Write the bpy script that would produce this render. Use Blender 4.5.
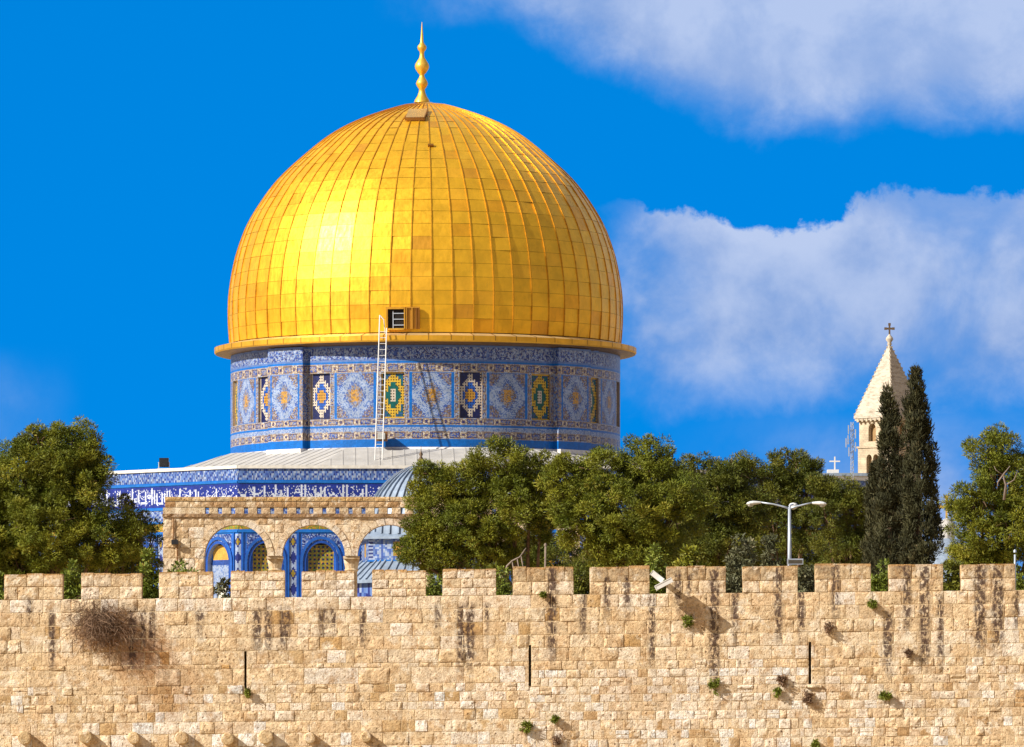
import bpy, math, random
import numpy as np
from mathutils import Vector, Matrix, noise as mnoise

random.seed(7)
RNG = np.random.default_rng(11)
PI = math.pi
for o in list(bpy.data.objects):
    bpy.data.objects.remove(o)
SC = bpy.context.scene
COL = SC.collection

# ------------------------------------------------------------------ camera, sky, sun, exposure
F, YH, CZ = 7080.0, 800.0, 1.7            # focal length in pixels, horizon row, eye height
cam = bpy.data.cameras.new('camera')
cam_o = bpy.data.objects.new('camera', cam)
COL.objects.link(cam_o)
cam.sensor_width = 36.0
cam.lens = F / 1024 * 36.0
cam.shift_y = (YH - 373.5) / 1024
cam.clip_start = 1.0
cam.clip_end = 20000
cam_o.location = (0, 0, CZ)
cam_o.rotation_euler = (PI / 2, 0, 0)
SC.camera = cam_o

SUN = Vector((-0.74, -0.38, 0.555)).normalized()
sun = bpy.data.lights.new('sun', 'SUN')
sun.energy = 4.6
sun.angle = math.radians(0.5)
sun.color = (1.0, 0.93, 0.80)
sun_o = bpy.data.objects.new('sun', sun)
COL.objects.link(sun_o)
sun_o.rotation_euler = SUN.to_track_quat('Z', 'Y').to_euler()
sun_o.location = (-60, -40, 80)

vs = SC.view_settings
vs.view_transform = 'Standard'
vs.look = 'None'
vs.gamma = 1
vs.use_curve_mapping = False
vs.exposure = 0.75

world = bpy.data.worlds.new('World')
SC.world = world
world.use_nodes = True


class N:
    """small node-tree builder"""
    def __init__(s, tree):
        s.t = tree
        s.t.nodes.clear()

    def n(s, typ, **kw):
        nd = s.t.nodes.new(typ)
        for k, v in kw.items():
            setattr(nd, k, v)
        return nd

    def set(s, sock, v):
        if isinstance(v, bpy.types.NodeSocket):
            s.t.links.new(v, sock)
        elif v is not None:
            if sock.type == 'RGBA' and hasattr(v, '__len__') and len(v) == 3:
                v = (*v, 1)
            sock.default_value = v

    def math(s, op, a, b=None, c=None, clamp=False):
        nd = s.n('ShaderNodeMath', operation=op, use_clamp=clamp)
        s.set(nd.inputs[0], a)
        if b is not None: s.set(nd.inputs[1], b)
        if c is not None: s.set(nd.inputs[2], c)
        return nd.outputs[0]

    def vmath(s, op, a, b=None):
        nd = s.n('ShaderNodeVectorMath', operation=op)
        s.set(nd.inputs[0], a)
        if b is not None: s.set(nd.inputs[1], b)
        return nd.outputs[0]

    def mix(s, fac, a, b, blend='MIX'):
        nd = s.n('ShaderNodeMix', data_type='RGBA', blend_type=blend)
        s.set(nd.inputs[0], fac)
        s.set(nd.inputs[6], a)
        s.set(nd.inputs[7], b)
        return nd.outputs[2]

    def noise(s, vec, scale, detail=4, rough=0.5, dist=0.0):
        nd = s.n('ShaderNodeTexNoise')
        s.set(nd.inputs['Vector'], vec)
        nd.inputs['Scale'].default_value = scale
        nd.inputs['Detail'].default_value = detail
        nd.inputs['Roughness'].default_value = rough
        nd.inputs['Distortion'].default_value = dist
        return nd.outputs['Fac']

    def ramp(s, v, a, b, x=0.0, y=1.0, smooth=True):
        nd = s.n('ShaderNodeMapRange', interpolation_type='SMOOTHSTEP' if smooth else 'LINEAR')
        s.set(nd.inputs[0], v)
        for k, q in zip((1, 2, 3, 4), (a, b, x, y)):
            s.set(nd.inputs[k], q)
        return nd.outputs[0]

    def attr(s, name):
        return s.n('ShaderNodeAttribute', attribute_name=name)

    def coord(s, kind='Object'):
        return s.n('ShaderNodeTexCoord').outputs[kind]

    def scale3(s, vec, v):
        return s.vmath('MULTIPLY', vec, v)


def build_world():
    k = N(world.node_tree)
    d = k.coord('Generated')
    sky = k.n('ShaderNodeTexSky', sky_type='NISHITA', sun_disc=False)
    sky.sun_elevation = math.asin(SUN.z)
    sky.sun_rotation = math.atan2(SUN.x, SUN.y)
    sky.altitude = 1500
    sky.air_density = 1.0
    sky.dust_density = 0.1
    sky.ozone_density = 3.0
    # clear dry air: the deep blue reaches down towards the horizon
    lift = k.vmath('NORMALIZE', k.vmath('ADD', d, (0, 0, 0.42)))
    k.set(sky.inputs['Vector'], lift)
    hs = k.n('ShaderNodeHueSaturation')
    hs.inputs['Saturation'].default_value = 1.45
    hs.inputs['Value'].default_value = 1.0
    hs.inputs['Hue'].default_value = 0.485
    k.set(hs.inputs['Color'], sky.outputs[0])
    sp = k.n('ShaderNodeSeparateXYZ')
    k.set(sp.inputs[0], d)
    yy = k.math('MAXIMUM', sp.outputs[1], 0.05)
    u = k.math('MULTIPLY', k.math('DIVIDE', sp.outputs[0], yy), 7.08)
    v = k.math('MULTIPLY', k.math('DIVIDE', sp.outputs[2], yy), 7.08)
    cb = k.n('ShaderNodeCombineXYZ')
    k.set(cb.inputs[0], u)
    k.set(cb.inputs[1], v)
    p = cb.outputs[0]
    # u: +-0.512 across the view; v: 0.80 top, 0.2 behind the tree tops
    n1 = k.noise(p, 5.5, 8, 0.55, 0.3)
    n2 = k.noise(k.vmath('ADD', p, (3.1, 7.7, 0)), 15.0, 7, 0.6, 0.2)
    n3 = k.noise(k.vmath('ADD', p, (1.3, 2.2, 0)), 3.2, 3, 0.5, 0.0)
    n4 = k.noise(k.vmath('ADD', p, (5.5, 1.7, 0)), 11.0, 10, 0.62, 0.15)
    wob = k.math('ADD', k.math('MULTIPLY', k.math('SUBTRACT', n1, 0.5), 0.08), k.math('MULTIPLY', k.math('SUBTRACT', n4, 0.5), 0.10))
    # lower bank: starts right of the big dome, crisp top at v about .60, soft below
    top = k.math('ADD', 0.590, k.math('MULTIPLY', k.math('SUBTRACT', u, 0.1), 0.0))
    a_top = k.ramp(k.math('SUBTRACT', top, k.math('ADD', v, wob)), -0.003, 0.008)
    a_bot = k.ramp(k.math('ADD', v, k.math('MULTIPLY', wob, 0.8)), 0.37, 0.47)
    a_lft = k.ramp(k.math('ADD', u, wob), 0.07, 0.16)
    bank = k.math('MULTIPLY', k.math('MULTIPLY', a_top, a_bot), a_lft)
    bank = k.math('MULTIPLY', bank, k.ramp(n1, 0.30, 0.56, 0.55, 1.0))
    # upper bank: fades in from u = -0.06 at the top edge, lower border slopes down to v = .68
    lo = k.ramp(u, -0.09, 0.26, 0.795, 0.675)
    b_lo = k.ramp(k.math('ADD', k.math('SUBTRACT', v, lo), k.math('MULTIPLY', wob, 0.7)), -0.022, 0.05)
    b_lf = k.ramp(k.math('ADD', u, wob), -0.14, 0.12)
    up = k.math('MULTIPLY', k.math('MULTIPLY', b_lo, k.math('POWER', b_lf, 0.7)), 0.93)
    # thin veils low on the right and far left
    v_lo = k.math('MULTIPLY', k.ramp(v, 0.42, 0.30), k.ramp(u, 0.12, 0.42))
    v_lo = k.math('MULTIPLY', v_lo, k.ramp(n1, 0.36, 0.6, 0.12, 0.8))
    v_lf = k.math('MULTIPLY', k.ramp(u, -0.42, -0.56), k.ramp(v, 0.46, 0.40))
    v_lf = k.math('MULTIPLY', v_lf, k.ramp(n1, 0.38, 0.62, 0.1, 0.35))
    cl = k.math('MAXIMUM', k.math('MAXIMUM', bank, up), k.math('MAXIMUM', v_lo, v_lf))
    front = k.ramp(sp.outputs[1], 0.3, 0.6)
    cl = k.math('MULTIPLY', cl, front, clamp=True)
    lum = k.ramp(k.math('ADD', k.math('MULTIPLY', n3, 0.3), k.math('ADD', k.math('MULTIPLY', n1, 0.4), k.math('MULTIPLY', n4, 0.3))), 0.42, 0.60)
    edge = k.math('MULTIPLY', k.ramp(k.math('SUBTRACT', top, v), 0.07, 0.0), k.ramp(u, 0.05, 0.2))
    lum = k.math('ADD', k.math('MULTIPLY', lum, 0.85), k.math('MULTIPLY', edge, 0.35), clamp=True)
    cc = k.mix(lum, CLOUD_A, CLOUD_B)
    blue = k.mix(1.0, hs.outputs[0], (1.0, 1.0, 1.32), 'MULTIPLY')
    # unseen rest of the sky: paler, with cloud added to warm the fill light
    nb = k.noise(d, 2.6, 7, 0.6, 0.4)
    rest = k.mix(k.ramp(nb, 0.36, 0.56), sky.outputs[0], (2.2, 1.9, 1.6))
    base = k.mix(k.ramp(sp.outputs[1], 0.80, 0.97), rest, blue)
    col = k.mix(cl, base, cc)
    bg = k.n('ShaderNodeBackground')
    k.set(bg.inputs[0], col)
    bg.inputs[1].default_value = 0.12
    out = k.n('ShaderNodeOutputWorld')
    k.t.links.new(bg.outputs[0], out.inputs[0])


CLOUD_A = (1.05, 1.80, 3.55)
CLOUD_B = (2.45, 3.0, 4.3)
build_world()


# ------------------------------------------------------------------ helpers
def P(px, py, d):
    return Vector(((px - 512) / F * d, d, CZ + (YH - py) / F * d))


def mat(name, fn, rough=0.8, metal=0.0, spec=0.3):
    m = bpy.data.materials.new(name)
    m.use_nodes = True
    k = N(m.node_tree)
    b = k.n('ShaderNodeBsdfPrincipled')
    o = k.n('ShaderNodeOutputMaterial')
    k.t.links.new(b.outputs[0], o.inputs[0])
    b.inputs['Roughness'].default_value = rough
    b.inputs['Metallic'].default_value = metal
    b.inputs['Specular IOR Level'].default_value = spec
    fn(k, b)
    return m


def bump(k, b, h, strength, dist):
    nd = k.n('ShaderNodeBump')
    nd.inputs['Strength'].default_value = strength
    nd.inputs['Distance'].default_value = dist
    k.set(nd.inputs['Height'], h)
    k.t.links.new(nd.outputs[0], b.inputs['Normal'])


def plain(name, c, rough=0.6, metal=0.0, spec=0.3, var=0.18, scale=6.0, bs=0.15):
    def fn(k, b):
        n = k.noise(k.coord(), scale, 5, 0.6)
        f = k.ramp(n, 0.3, 0.7, 1 - var, 1 + var)
        k.set(b.inputs['Base Color'], k.mix(1.0, c, f, 'MULTIPLY'))
        bump(k, b, n, bs, 0.02)
    return mat(name, fn, rough, metal, spec)


class MB:
    """collects faces with a colour each, links them as ONE mesh object"""
    def __init__(s):
        s.v, s.f, s.c, s.m = [], [], [], []

    def face(s, pts, c=(1, 1, 1), m=0):
        i = len(s.v)
        s.v.extend(tuple(p) for p in pts)
        s.f.append(tuple(range(i, i + len(pts))))
        s.c.append(c)
        s.m.append(m)

    def box(s, x0, x1, y0, y1, z0, z1, c=(1, 1, 1), m=0, M=None):
        q = [Vector((x, y, z)) for z in (z0, z1) for y in (y0, y1) for x in (x0, x1)]
        if M is not None:
            q = [M @ p for p in q]
        i = len(s.v)
        s.v.extend(tuple(p) for p in q)
        for f in ((0, 2, 3, 1), (4, 5, 7, 6), (0, 1, 5, 4), (2, 6, 7, 3), (0, 4, 6, 2), (1, 3, 7, 5)):
            s.f.append(tuple(i + a for a in f))
            s.c.append(c)
            s.m.append(m)

    def tube(s, pts, rad, n=8, c=(1, 1, 1), m=0, cap=True):
        pts = [Vector(p) for p in pts]
        if not hasattr(rad, '__len__'):
            rad = [rad] * len(pts)
        base = len(s.v)
        ref = Vector((0.13, 0.31, 0.94)).normalized()
        for i, p in enumerate(pts):
            t = (pts[min(i + 1, len(pts) - 1)] - pts[max(i - 1, 0)]).normalized()
            a = t.cross(ref)
            if a.length < 0.05:
                a = t.cross(Vector((1, 0, 0)))
            a.normalize()
            b = t.cross(a)
            for j in range(n):
                w = 2 * PI * j / n
                s.v.append(tuple(p + (a * math.cos(w) + b * math.sin(w)) * rad[i]))
        for i in range(len(pts) - 1):
            for j in range(n):
                j2 = (j + 1) % n
                s.f.append((base + i * n + j, base + i * n + j2, base + (i + 1) * n + j2, base + (i + 1) * n + j))
                s.c.append(c)
                s.m.append(m)
        if cap:
            s.f.append(tuple(base + j for j in range(n))[::-1]); s.c.append(c); s.m.append(m)
            e = base + (len(pts) - 1) * n
            s.f.append(tuple(e + j for j in range(n))); s.c.append(c); s.m.append(m)

    def lathe(s, prof, n=24, c=(1, 1, 1), m=0, center=(0, 0, 0), a0=0.0, a1=2 * PI):
        base = len(s.v)
        full = abs(a1 - a0 - 2 * PI) < 1e-6
        k = n if full else n + 1
        for (r, z) in prof:
            for j in range(k):
                w = a0 + (a1 - a0) * j / n
                s.v.append((center[0] + r * math.cos(w), center[1] + r * math.sin(w), center[2] + z))
        for i in range(len(prof) - 1):
            for j in range(n):
                j2 = (j + 1) % k
                s.f.append((base + i * k + j, base + i * k + j2, base + (i + 1) * k + j2, base + (i + 1) * k + j))
                s.c.append(c)
                s.m.append(m)

    def grid(s, nu, nv, pos, colf, m=0):
        """mosaic: nu x nv cells, pos(i,j) -> point, colf(i,j) -> colour or None (hole)"""
        base = len(s.v)
        for j in range(nv + 1):
            for i in range(nu + 1):
                s.v.append(tuple(pos(i, j)))
        for j in range(nv):
            for i in range(nu):
                c = colf(i, j)
                if c is None:
                    continue
                a = base + j * (nu + 1) + i
                s.f.append((a, a + 1, a + nu + 2, a + nu + 1))
                s.c.append(c)
                s.m.append(m)

    def build(s, name, mats, parent=None, smooth=False, loc=None):
        me = bpy.data.meshes.new(name)
        me.from_pydata(s.v, [], s.f)
        if not isinstance(mats, (list, tuple)):
            mats = [mats]
        for q in mats:
            me.materials.append(q)
        if len(mats) > 1:
            me.polygons.foreach_set('material_index', s.m)
        at = me.attributes.new('tile', 'FLOAT_COLOR', 'FACE')
        arr = np.ones((len(s.f), 4), dtype=np.float32)
        arr[:, :3] = np.array(s.c, dtype=np.float32).reshape(-1, 3)
        at.data.foreach_set('color', arr.ravel())
        if smooth:
            me.polygons.foreach_set('use_smooth', [True] * len(s.f))
        me.update()
        o = bpy.data.objects.new(name, me)
        COL.objects.link(o)
        if parent is not None:
            o.parent = parent
        if loc is not None:
            o.location = loc
        return o


def tag(o, label, cat, group=None):
    o['label'] = label
    o['category'] = cat
    if group:
        o['group'] = group
    return o


def thing(name, label, cat, loc=(0, 0, 0), rz=0.0, group=None):
    o = bpy.data.objects.new(name, None)
    COL.objects.link(o)
    o.location = loc
    o.rotation_euler = (0, 0, rz)
    return tag(o, label, cat, group)


def dup(o, parent, rz=None):
    c = o.copy()
    COL.objects.link(c)
    c.parent = parent
    if rz is not None:
        c.rotation_euler = (0, 0, rz)
    return c


def jit(c, a):
    q = 1 + random.uniform(-a, a)
    return tuple(min(1.0, max(0.0, x * q)) for x in c)


def pick(*opts):
    return random.choice(opts)


# ------------------------------------------------------------------ materials
def _tile(k, b):
    a = k.attr('tile').outputs['Color']
    n = k.noise(k.coord(), 3.0, 5, 0.6)
    k.set(b.inputs['Base Color'], k.mix(1.0, a, k.ramp(n, 0.3, 0.7, 0.82, 1.12), 'MULTIPLY'))
    bump(k, b, k.noise(k.coord(), 9, 3), 0.25, 0.03)
M_TILE = mat('glazed_tile', _tile, 0.38, 0, 0.4)


def _gold(k, b):
    a = k.attr('tile').outputs['Color']
    co = k.coord()
    n = k.noise(co, 1.1, 5, 0.6)
    n2 = k.noise(k.scale3(co, (3, 3, 0.6)), 2.0, 6, 0.65)
    c = k.mix(k.ramp(n2, 0.55, 0.8, 0.0, 0.45), a, (0.40, 0.19, 0.025))
    k.set(b.inputs['Base Color'], k.mix(1.0, c, k.ramp(n, 0.3, 0.7, 0.88, 1.1), 'MULTIPLY'))
    k.set(b.inputs['Roughness'], k.ramp(n2, 0.3, 0.7, 0.34, 0.50))
    bump(k, b, k.noise(co, 1.6, 3), 0.25, 0.06)
M_GOLD = mat('gilded_copper', _gold, 0.36, 0.62, 0.5)
M_GOLDDK = plain('tarnished_gold', (0.25, 0.11, 0.015), 0.5, 0.5)
M_SEAM = plain('gold_seam', (0.60, 0.30, 0.022), 0.42, 0.6)
M_LEAD = plain('pale_lead', (0.43, 0.42, 0.41), 0.55, 0.1, 0.4, 0.12, 1.2)
M_LEADG = plain('grey_lead', (0.22, 0.28, 0.38), 0.5, 0.15, 0.4, 0.2, 2.0)
M_MARBLE = plain('white_marble', (0.70, 0.69, 0.68), 0.45, 0, 0.4, 0.12, 1.5)
M_WHITE = plain('white_paint', (0.66, 0.66, 0.66), 0.4, 0, 0.4, 0.05, 3)
M_STEEL = plain('galvanised_steel', (0.42, 0.47, 0.56), 0.42, 0.35, 0.4, 0.1, 3)
M_DARK = plain('dark_metal', (0.02, 0.02, 0.025), 0.5)
M_VOID = plain('dark_recess', (0.012, 0.009, 0.008), 0.9)
M_GLASS = plain('lamp_glass', (0.45, 0.46, 0.45), 0.2, 0, 0.5)
M_BROWNMETAL = plain('rusty_brown_box', (0.2, 0.09, 0.03), 0.7)
M_CROSS = plain('dark_bronze', (0.13, 0.09, 0.06), 0.5, 0.3)
M_BARK = plain('pine_bark', (0.16, 0.10, 0.065), 0.9, 0, 0.2, 0.4, 7, 0.5)
M_DEAD = plain('bare_grey_twigs', (0.22, 0.17, 0.14), 0.9)


def _stone(k, b):
    co = k.coord()
    a = k.attr('tint').outputs['Color']
    mk = k.attr('marks')
    sp = k.n('ShaderNodeSeparateColor')
    k.set(sp.inputs[0], mk.outputs['Color'])
    n_big = k.noise(co, 0.55, 5, 0.6)
    n_mid = k.noise(co, 4.5, 7, 0.68)
    n_fine = k.noise(co, 19.0, 5, 0.65)
    n_pit = k.noise(k.vmath('ADD', co, (9, 3, 1)), 9.0, 4, 0.6)
    c = k.mix(1.0, a, k.ramp(n_mid, 0.28, 0.72, 0.70, 1.26), 'MULTIPLY')
    c = k.mix(k.ramp(n_big, 0.40, 0.66, 0, 0.40), c, (0.72, 0.58, 0.39))
    c = k.mix(k.ramp(k.noise(k.vmath('ADD', co, (4, 8, 2)), 1.1, 5, 0.6), 0.50, 0.72, 0, 0.5), c, (0.58, 0.41, 0.22))
    c = k.mix(k.ramp(n_fine, 0.50, 0.68, 0, 0.62), c, (0.32, 0.165, 0.065))
    c = k.mix(k.ramp(n_pit, 0.57, 0.72, 0, 0.6), c, (0.28, 0.155, 0.07))
    # pale lime blotches and rusty patches that run across the joints
    n_w = k.noise(k.vmath('ADD', co, (21, 5, 13)), 2.3, 8, 0.66)
    n_r = k.noise(k.vmath('ADD', co, (2, 15, 31)), 2.8, 8, 0.68)
    c = k.mix(k.ramp(n_w, 0.52, 0.62, 0, 0.68), c, (0.82, 0.73, 0.60))
    c = k.mix(k.ramp(n_r, 0.50, 0.66, 0, 0.72), c, (0.42, 0.255, 0.125))
    # pitted, pock-marked faces
    vo = k.n('ShaderNodeTexVoronoi', feature='F1')
    k.set(vo.inputs['Vector'], co)
    vo.inputs['Scale'].default_value = 8.5
    vs_ = k.n('ShaderNodeSeparateColor'); k.set(vs_.inputs[0], vo.outputs['Color'])
    pock = k.math('MULTIPLY', k.ramp(k.math('ADD', vo.outputs['Distance'], k.math('MULTIPLY', n_fine, 0.5)), 0.60, 0.36), k.ramp(k.math('MULTIPLY', vs_.outputs[0], n_mid), 0.36, 0.52), clamp=True)
    c = k.mix(k.math('MULTIPLY', pock, 0.8), c, (0.17, 0.085, 0.04))
    n_x = k.noise(k.scale3(co, (1, 1, 1.6)), 42.0, 3, 0.6)
    c = k.mix(1.0, c, k.ramp(n_x, 0.3, 0.7, 0.80, 1.16), 'MULTIPLY')
    # dirt and dark water streaks
    dirt = k.math('MULTIPLY', sp.outputs[1], k.ramp(n_mid, 0.25, 0.6, 0.55, 1.15), clamp=True)
    c = k.mix(dirt, c, (0.30, 0.13, 0.045))
    st = k.math('MULTIPLY', sp.outputs[0], k.ramp(k.noise(k.scale3(co, (1.5, 1, 0.9)), 6, 6, 0.7), 0.40, 0.56, 0.1, 1.25), clamp=True)
    c = k.mix(k.math('MULTIPLY', st, 0.92), c, (0.075, 0.045, 0.038))
    lich = k.math('MULTIPLY', sp.outputs[2], k.ramp(n_mid, 0.35, 0.6, 0.2, 1.0), clamp=True)
    c = k.mix(lich, c, (0.36, 0.17, 0.045))
    k.set(b.inputs['Base Color'], c)
    h = k.math('ADD', k.math('MULTIPLY', n_mid, 0.9), k.math('MULTIPLY', n_fine, 0.5))
    h = k.math('SUBTRACT', h, k.math('MULTIPLY', k.ramp(n_pit, 0.56, 0.75, 0, 1), 0.6))
    h = k.math('SUBTRACT', h, k.math('MULTIPLY', pock, 0.7))
    h = k.math('ADD', h, k.math('MULTIPLY', n_x, 0.25))
    bump(k, b, h, 0.8, 0.07)
M_STONE = mat('weathered_limestone', _stone, 0.92, 0, 0.15)


def _leaf(c1, c2, c3):
    def fn(k, b):
        co = k.coord()
        a = k.attr('rnd').outputs['Fac']
        n = k.noise(co, 0.9, 3, 0.5)
        c = k.mix(k.ramp(n, 0.35, 0.65), c1, c2)
        c = k.mix(k.ramp(a, 0.72, 1.0, 0, 0.8), c, c3)
        c = k.mix(1.0, c, k.ramp(a, 0.0, 0.7, 0.5, 1.2), 'MULTIPLY')
        k.set(b.inputs['Base Color'], c)
        b.inputs['Transmission Weight'].default_value = 0
        tr = k.n('ShaderNodeBsdfTranslucent')
        k.set(tr.inputs[0], c)
        mx = k.n('ShaderNodeMixShader')
        mx.inputs[0].default_value = 0.10
        k.t.links.new(b.outputs[0], mx.inputs[1])
        k.t.links.new(tr.outputs[0], mx.inputs[2])
        out = [n_ for n_ in k.t.nodes if n_.type == 'OUTPUT_MATERIAL'][0]
        k.t.links.new(mx.outputs[0], out.inputs[0])
    return fn
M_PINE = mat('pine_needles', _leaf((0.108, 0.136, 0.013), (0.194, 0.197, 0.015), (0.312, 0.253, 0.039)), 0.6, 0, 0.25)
M_PINE2 = mat('dim_pine_needles', _leaf((0.081, 0.102, 0.013), (0.142, 0.142, 0.015), (0.227, 0.183, 0.034)), 0.6, 0, 0.25)  # darker needle copy: shade of low and rear pines put into the colour
M_CYPRESS = mat('cypress_scales', _leaf((0.041, 0.043, 0.021), (0.067, 0.065, 0.028), (0.129, 0.107, 0.052)), 0.7, 0, 0.2)
M_SHRUB = mat('shrub_leaves', _leaf((0.11, 0.15, 0.02), (0.17, 0.20, 0.025), (0.25, 0.24, 0.06)), 0.6, 0, 0.25)
M_OLIVE = mat('olive_leaves', _leaf((0.10, 0.11, 0.055), (0.13, 0.13, 0.07), (0.2, 0.17, 0.10)), 0.6, 0, 0.25)
M_DRY = mat('dry_twigs', _leaf((0.17, 0.105, 0.07), (0.25, 0.165, 0.115), (0.42, 0.31, 0.21)), 0.9, 0, 0.1)


def _ground(k, b):
    co = k.coord()
    n = k.noise(co, 0.15, 6, 0.6)
    c = k.mix(k.ramp(n, 0.35, 0.65), (0.48, 0.34, 0.18), (0.32, 0.23, 0.10))
    k.set(b.inputs['Base Color'], k.mix(1.0, c, k.ramp(k.noise(co, 3, 5), 0.3, 0.7, 0.75, 1.2), 'MULTIPLY'))
    bump(k, b, k.noise(co, 2, 6), 0.6, 0.1)
M_GROUND = mat('dry_earth', _ground, 0.95, 0, 0.1)


def _paving(k, b):
    co = k.coord()
    br = k.n('ShaderNodeTexBrick')
    k.set(br.inputs['Vector'], co)
    br.inputs['Scale'].default_value = 1.0
    br.inputs['Color1'].default_value = (0.50, 0.45, 0.37, 1)
    br.inputs['Color2'].default_value = (0.42, 0.37, 0.30, 1)
    br.inputs['Mortar'].default_value = (0.22, 0.18, 0.14, 1)
    k.set(b.inputs['Base Color'], k.mix(1.0, br.outputs[0], k.ramp(k.noise(co, 1.2, 5), 0.3, 0.7, 0.8, 1.15), 'MULTIPLY'))
    bump(k, b, k.noise(co, 6, 5), 0.4, 0.03)
M_PAVE = mat('pale_paving', _paving, 0.85, 0, 0.2)

# ------------------------------------------------------------------ the setting: ground and terraces
def ground_z(y):
    if y < 210.6: return 0.0
    if y < 211.0: return (y - 210.6) / 0.4 * 3.6
    if y < 460: return 3.6
    return 3.6 + min(1.0, (y - 460) / 420) * 7.0

g = MB()
ys = [-600, -200, 0, 60, 120, 180, 205, 210.6, 211.0, 215, 240, 280, 330, 400, 460, 520, 600, 700, 800, 880, 1200, 2500, 6000, 12000]
xs = [-9000, -3000, -1000, -400, -200, -100, -50, 0, 50, 100, 200, 400, 1000, 3000, 9000]
g.grid(len(xs) - 1, len(ys) - 1, lambda i, j: (xs[i], ys[j], ground_z(ys[j])), lambda i, j: (1, 1, 1))
o = g.build('ground', M_GROUND); o['kind'] = 'structure'

ZP = 7.4                                   # upper platform level
g = MB()
g.box(-75, 85, 338.2, 455, 3.3, ZP)
for q in range(8):                         # broad steps up to the arcade
    g.box(-22, 8, 338.2 - 0.36 * (q + 1), 338.2 - 0.36 * q - 0.003, 3.3, ZP - 0.47 * (q + 1))
o = g.build('stone_platform', M_PAVE); o['kind'] = 'structure'

# ------------------------------------------------------------------ stone block surfaces
class Stones:
    """one mesh of many dressed blocks; per-vertex tint and stain marks"""
    def __init__(s):
        s.v, s.f, s.t, s.k = [], [], [], []

    def block(s, x0, x1, z0, z1, tint, marks, y=0.0, prot=0.05, cell=0.085, rough=0.02, gap=0.012, shear=0.0, seed=0.0, back=0.012):
        w, h = x1 - x0 - 2 * gap, z1 - z0 - 2 * gap
        if w < 0.03 or h < 0.03:
            return
        e = min(0.028, w * 0.25, h * 0.25)
        nx, nz = max(1, round(w / cell)), max(1, round(h / cell))
        us = [0, e * 0.35] + [e * 0.35 + (w - 0.7 * e) * i / nx for i in range(1, nx)] + [w - e * 0.35, w]
        ws = [0, e * 0.35] + [e * 0.35 + (h - 0.7 * e) * i / nz for i in range(1, nz)] + [h - e * 0.35, h]
        b = len(s.v)
        nu, nw = len(us), len(ws)
        tx, tz = random.uniform(-0.004, 0.004), random.uniform(-0.004, 0.006)
        lw, lh = w * 0.5, h * 0.5
        for jz, zz in enumerate(ws):
            for ix, xx in enumerate(us):
                X, Z = x0 + gap + xx, z0 + gap + zz
                border = ix in (0, nu - 1) or jz in (0, nw - 1)
                nn = mnoise.noise(Vector((X * 5 + seed, Z * 5, seed * 0.7)))
                n2 = mnoise.noise(Vector((X * 13, Z * 13 + seed, 4.2)))
                if border:
                    Y = y + back
                    X += 0.008 * nn; Z += 0.006 * n2
                else:
                    ex = min(xx, w - xx) / 0.04
                    ez = min(zz, h - zz) / 0.04
                    rnd = min(1, max(0, min(ex, ez) + .5 * nn))
                    Y = y - prot * (0.45 + 0.55 * max(0, rnd)) - rough * (nn + 0.5 * n2) - tx * (xx - lw) / max(lw, .01) - tz * (zz - lh) / max(lh, .01)
                    Y = min(Y, y - 0.004)
                s.v.append((X, Y, Z + shear * X))
                q = 1 + 0.10 * nn
                if border:
                    q *= 1.06
                s.t.append((tint[0] * q, tint[1] * q, tint[2] * q, 1))
                s.k.append((*marks(X, Z), 1))
        for jz in range(nw - 1):
            for ix in range(nu - 1):
                a = b + jz * nu + ix
                s.f.append((a, a + 1, a + nu + 1, a + nu))

    def box(s, x0, x1, y0, y1, z0, z1, tint, shear=0.0, marks=(0, 0, 0)):
        b = len(s.v)
        for z in (z0, z1):
            for y in (y0, y1):
                for x in (x0, x1):
                    s.v.append((x, y, z + shear * x)); s.t.append((*tint, 1)); s.k.append((*marks, 1))
        for f in ((0, 2, 3, 1), (4, 5, 7, 6), (0, 1, 5, 4), (2, 6, 7, 3), (0, 4, 6, 2), (1, 3, 7, 5)):
            s.f.append(tuple(b + a for a in f))

    def build(s, name, m, parent=None, smooth=False):
        me = bpy.data.meshes.new(name)
        me.from_pydata(s.v, [], s.f)
        me.materials.append(m)
        for nm, d in (('tint', s.t), ('marks', s.k)):
            at = me.attributes.new(nm, 'FLOAT_COLOR', 'POINT')
            at.data.foreach_set('color', np.array(d, dtype=np.float32).ravel())
        me.update()
        o = bpy.data.objects.new(name, me)
        COL.objects.link(o)
        if parent is not None:
            o.parent = parent
        return o


# ------------------------------------------------------------------ the crenellated city wall
WD = 210.0
S = F / WD                                 # pixels per metre on the wall
SH = 0.0098                                # the courses climb slightly to the right
def wx(px): return (px - 512) / S
def wz(py): return CZ + (YH - py) / S

STREAKS = [(52, 613, 662, 5), (132, 610, 662, 7), (143, 611, 642, 5), (152, 611, 642, 5), (200, 611, 626, 6), (257, 610, 642, 7), (268, 610, 642, 6),
           (285, 610, 642, 9), (323, 610, 626, 7), (333, 610, 626, 5), (363, 610, 642, 5), (438, 606, 622, 5), (461, 606, 662, 6), (470, 606, 662, 7),
           (487, 606, 622, 4), (552, 567, 652, 7), (583, 592, 628, 5), (607, 578, 606, 5), (627, 578, 606, 5), (652, 592, 657, 5), (678, 574, 602, 5),
           (689, 574, 590, 4), (714.5, 568, 678, 8), (735, 592, 632, 5), (778, 564, 632, 6), (801, 590, 632, 5), (835.6, 563, 612, 6), (887.7, 615, 668, 7),
           (907, 564, 622, 6), (924.5, 564, 658, 8), (940.5, 598, 658, 5), (980, 564, 644, 9), (997.6, 568, 642, 9), (30, 600, 614, 5), (1016, 592, 620, 5)]
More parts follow.
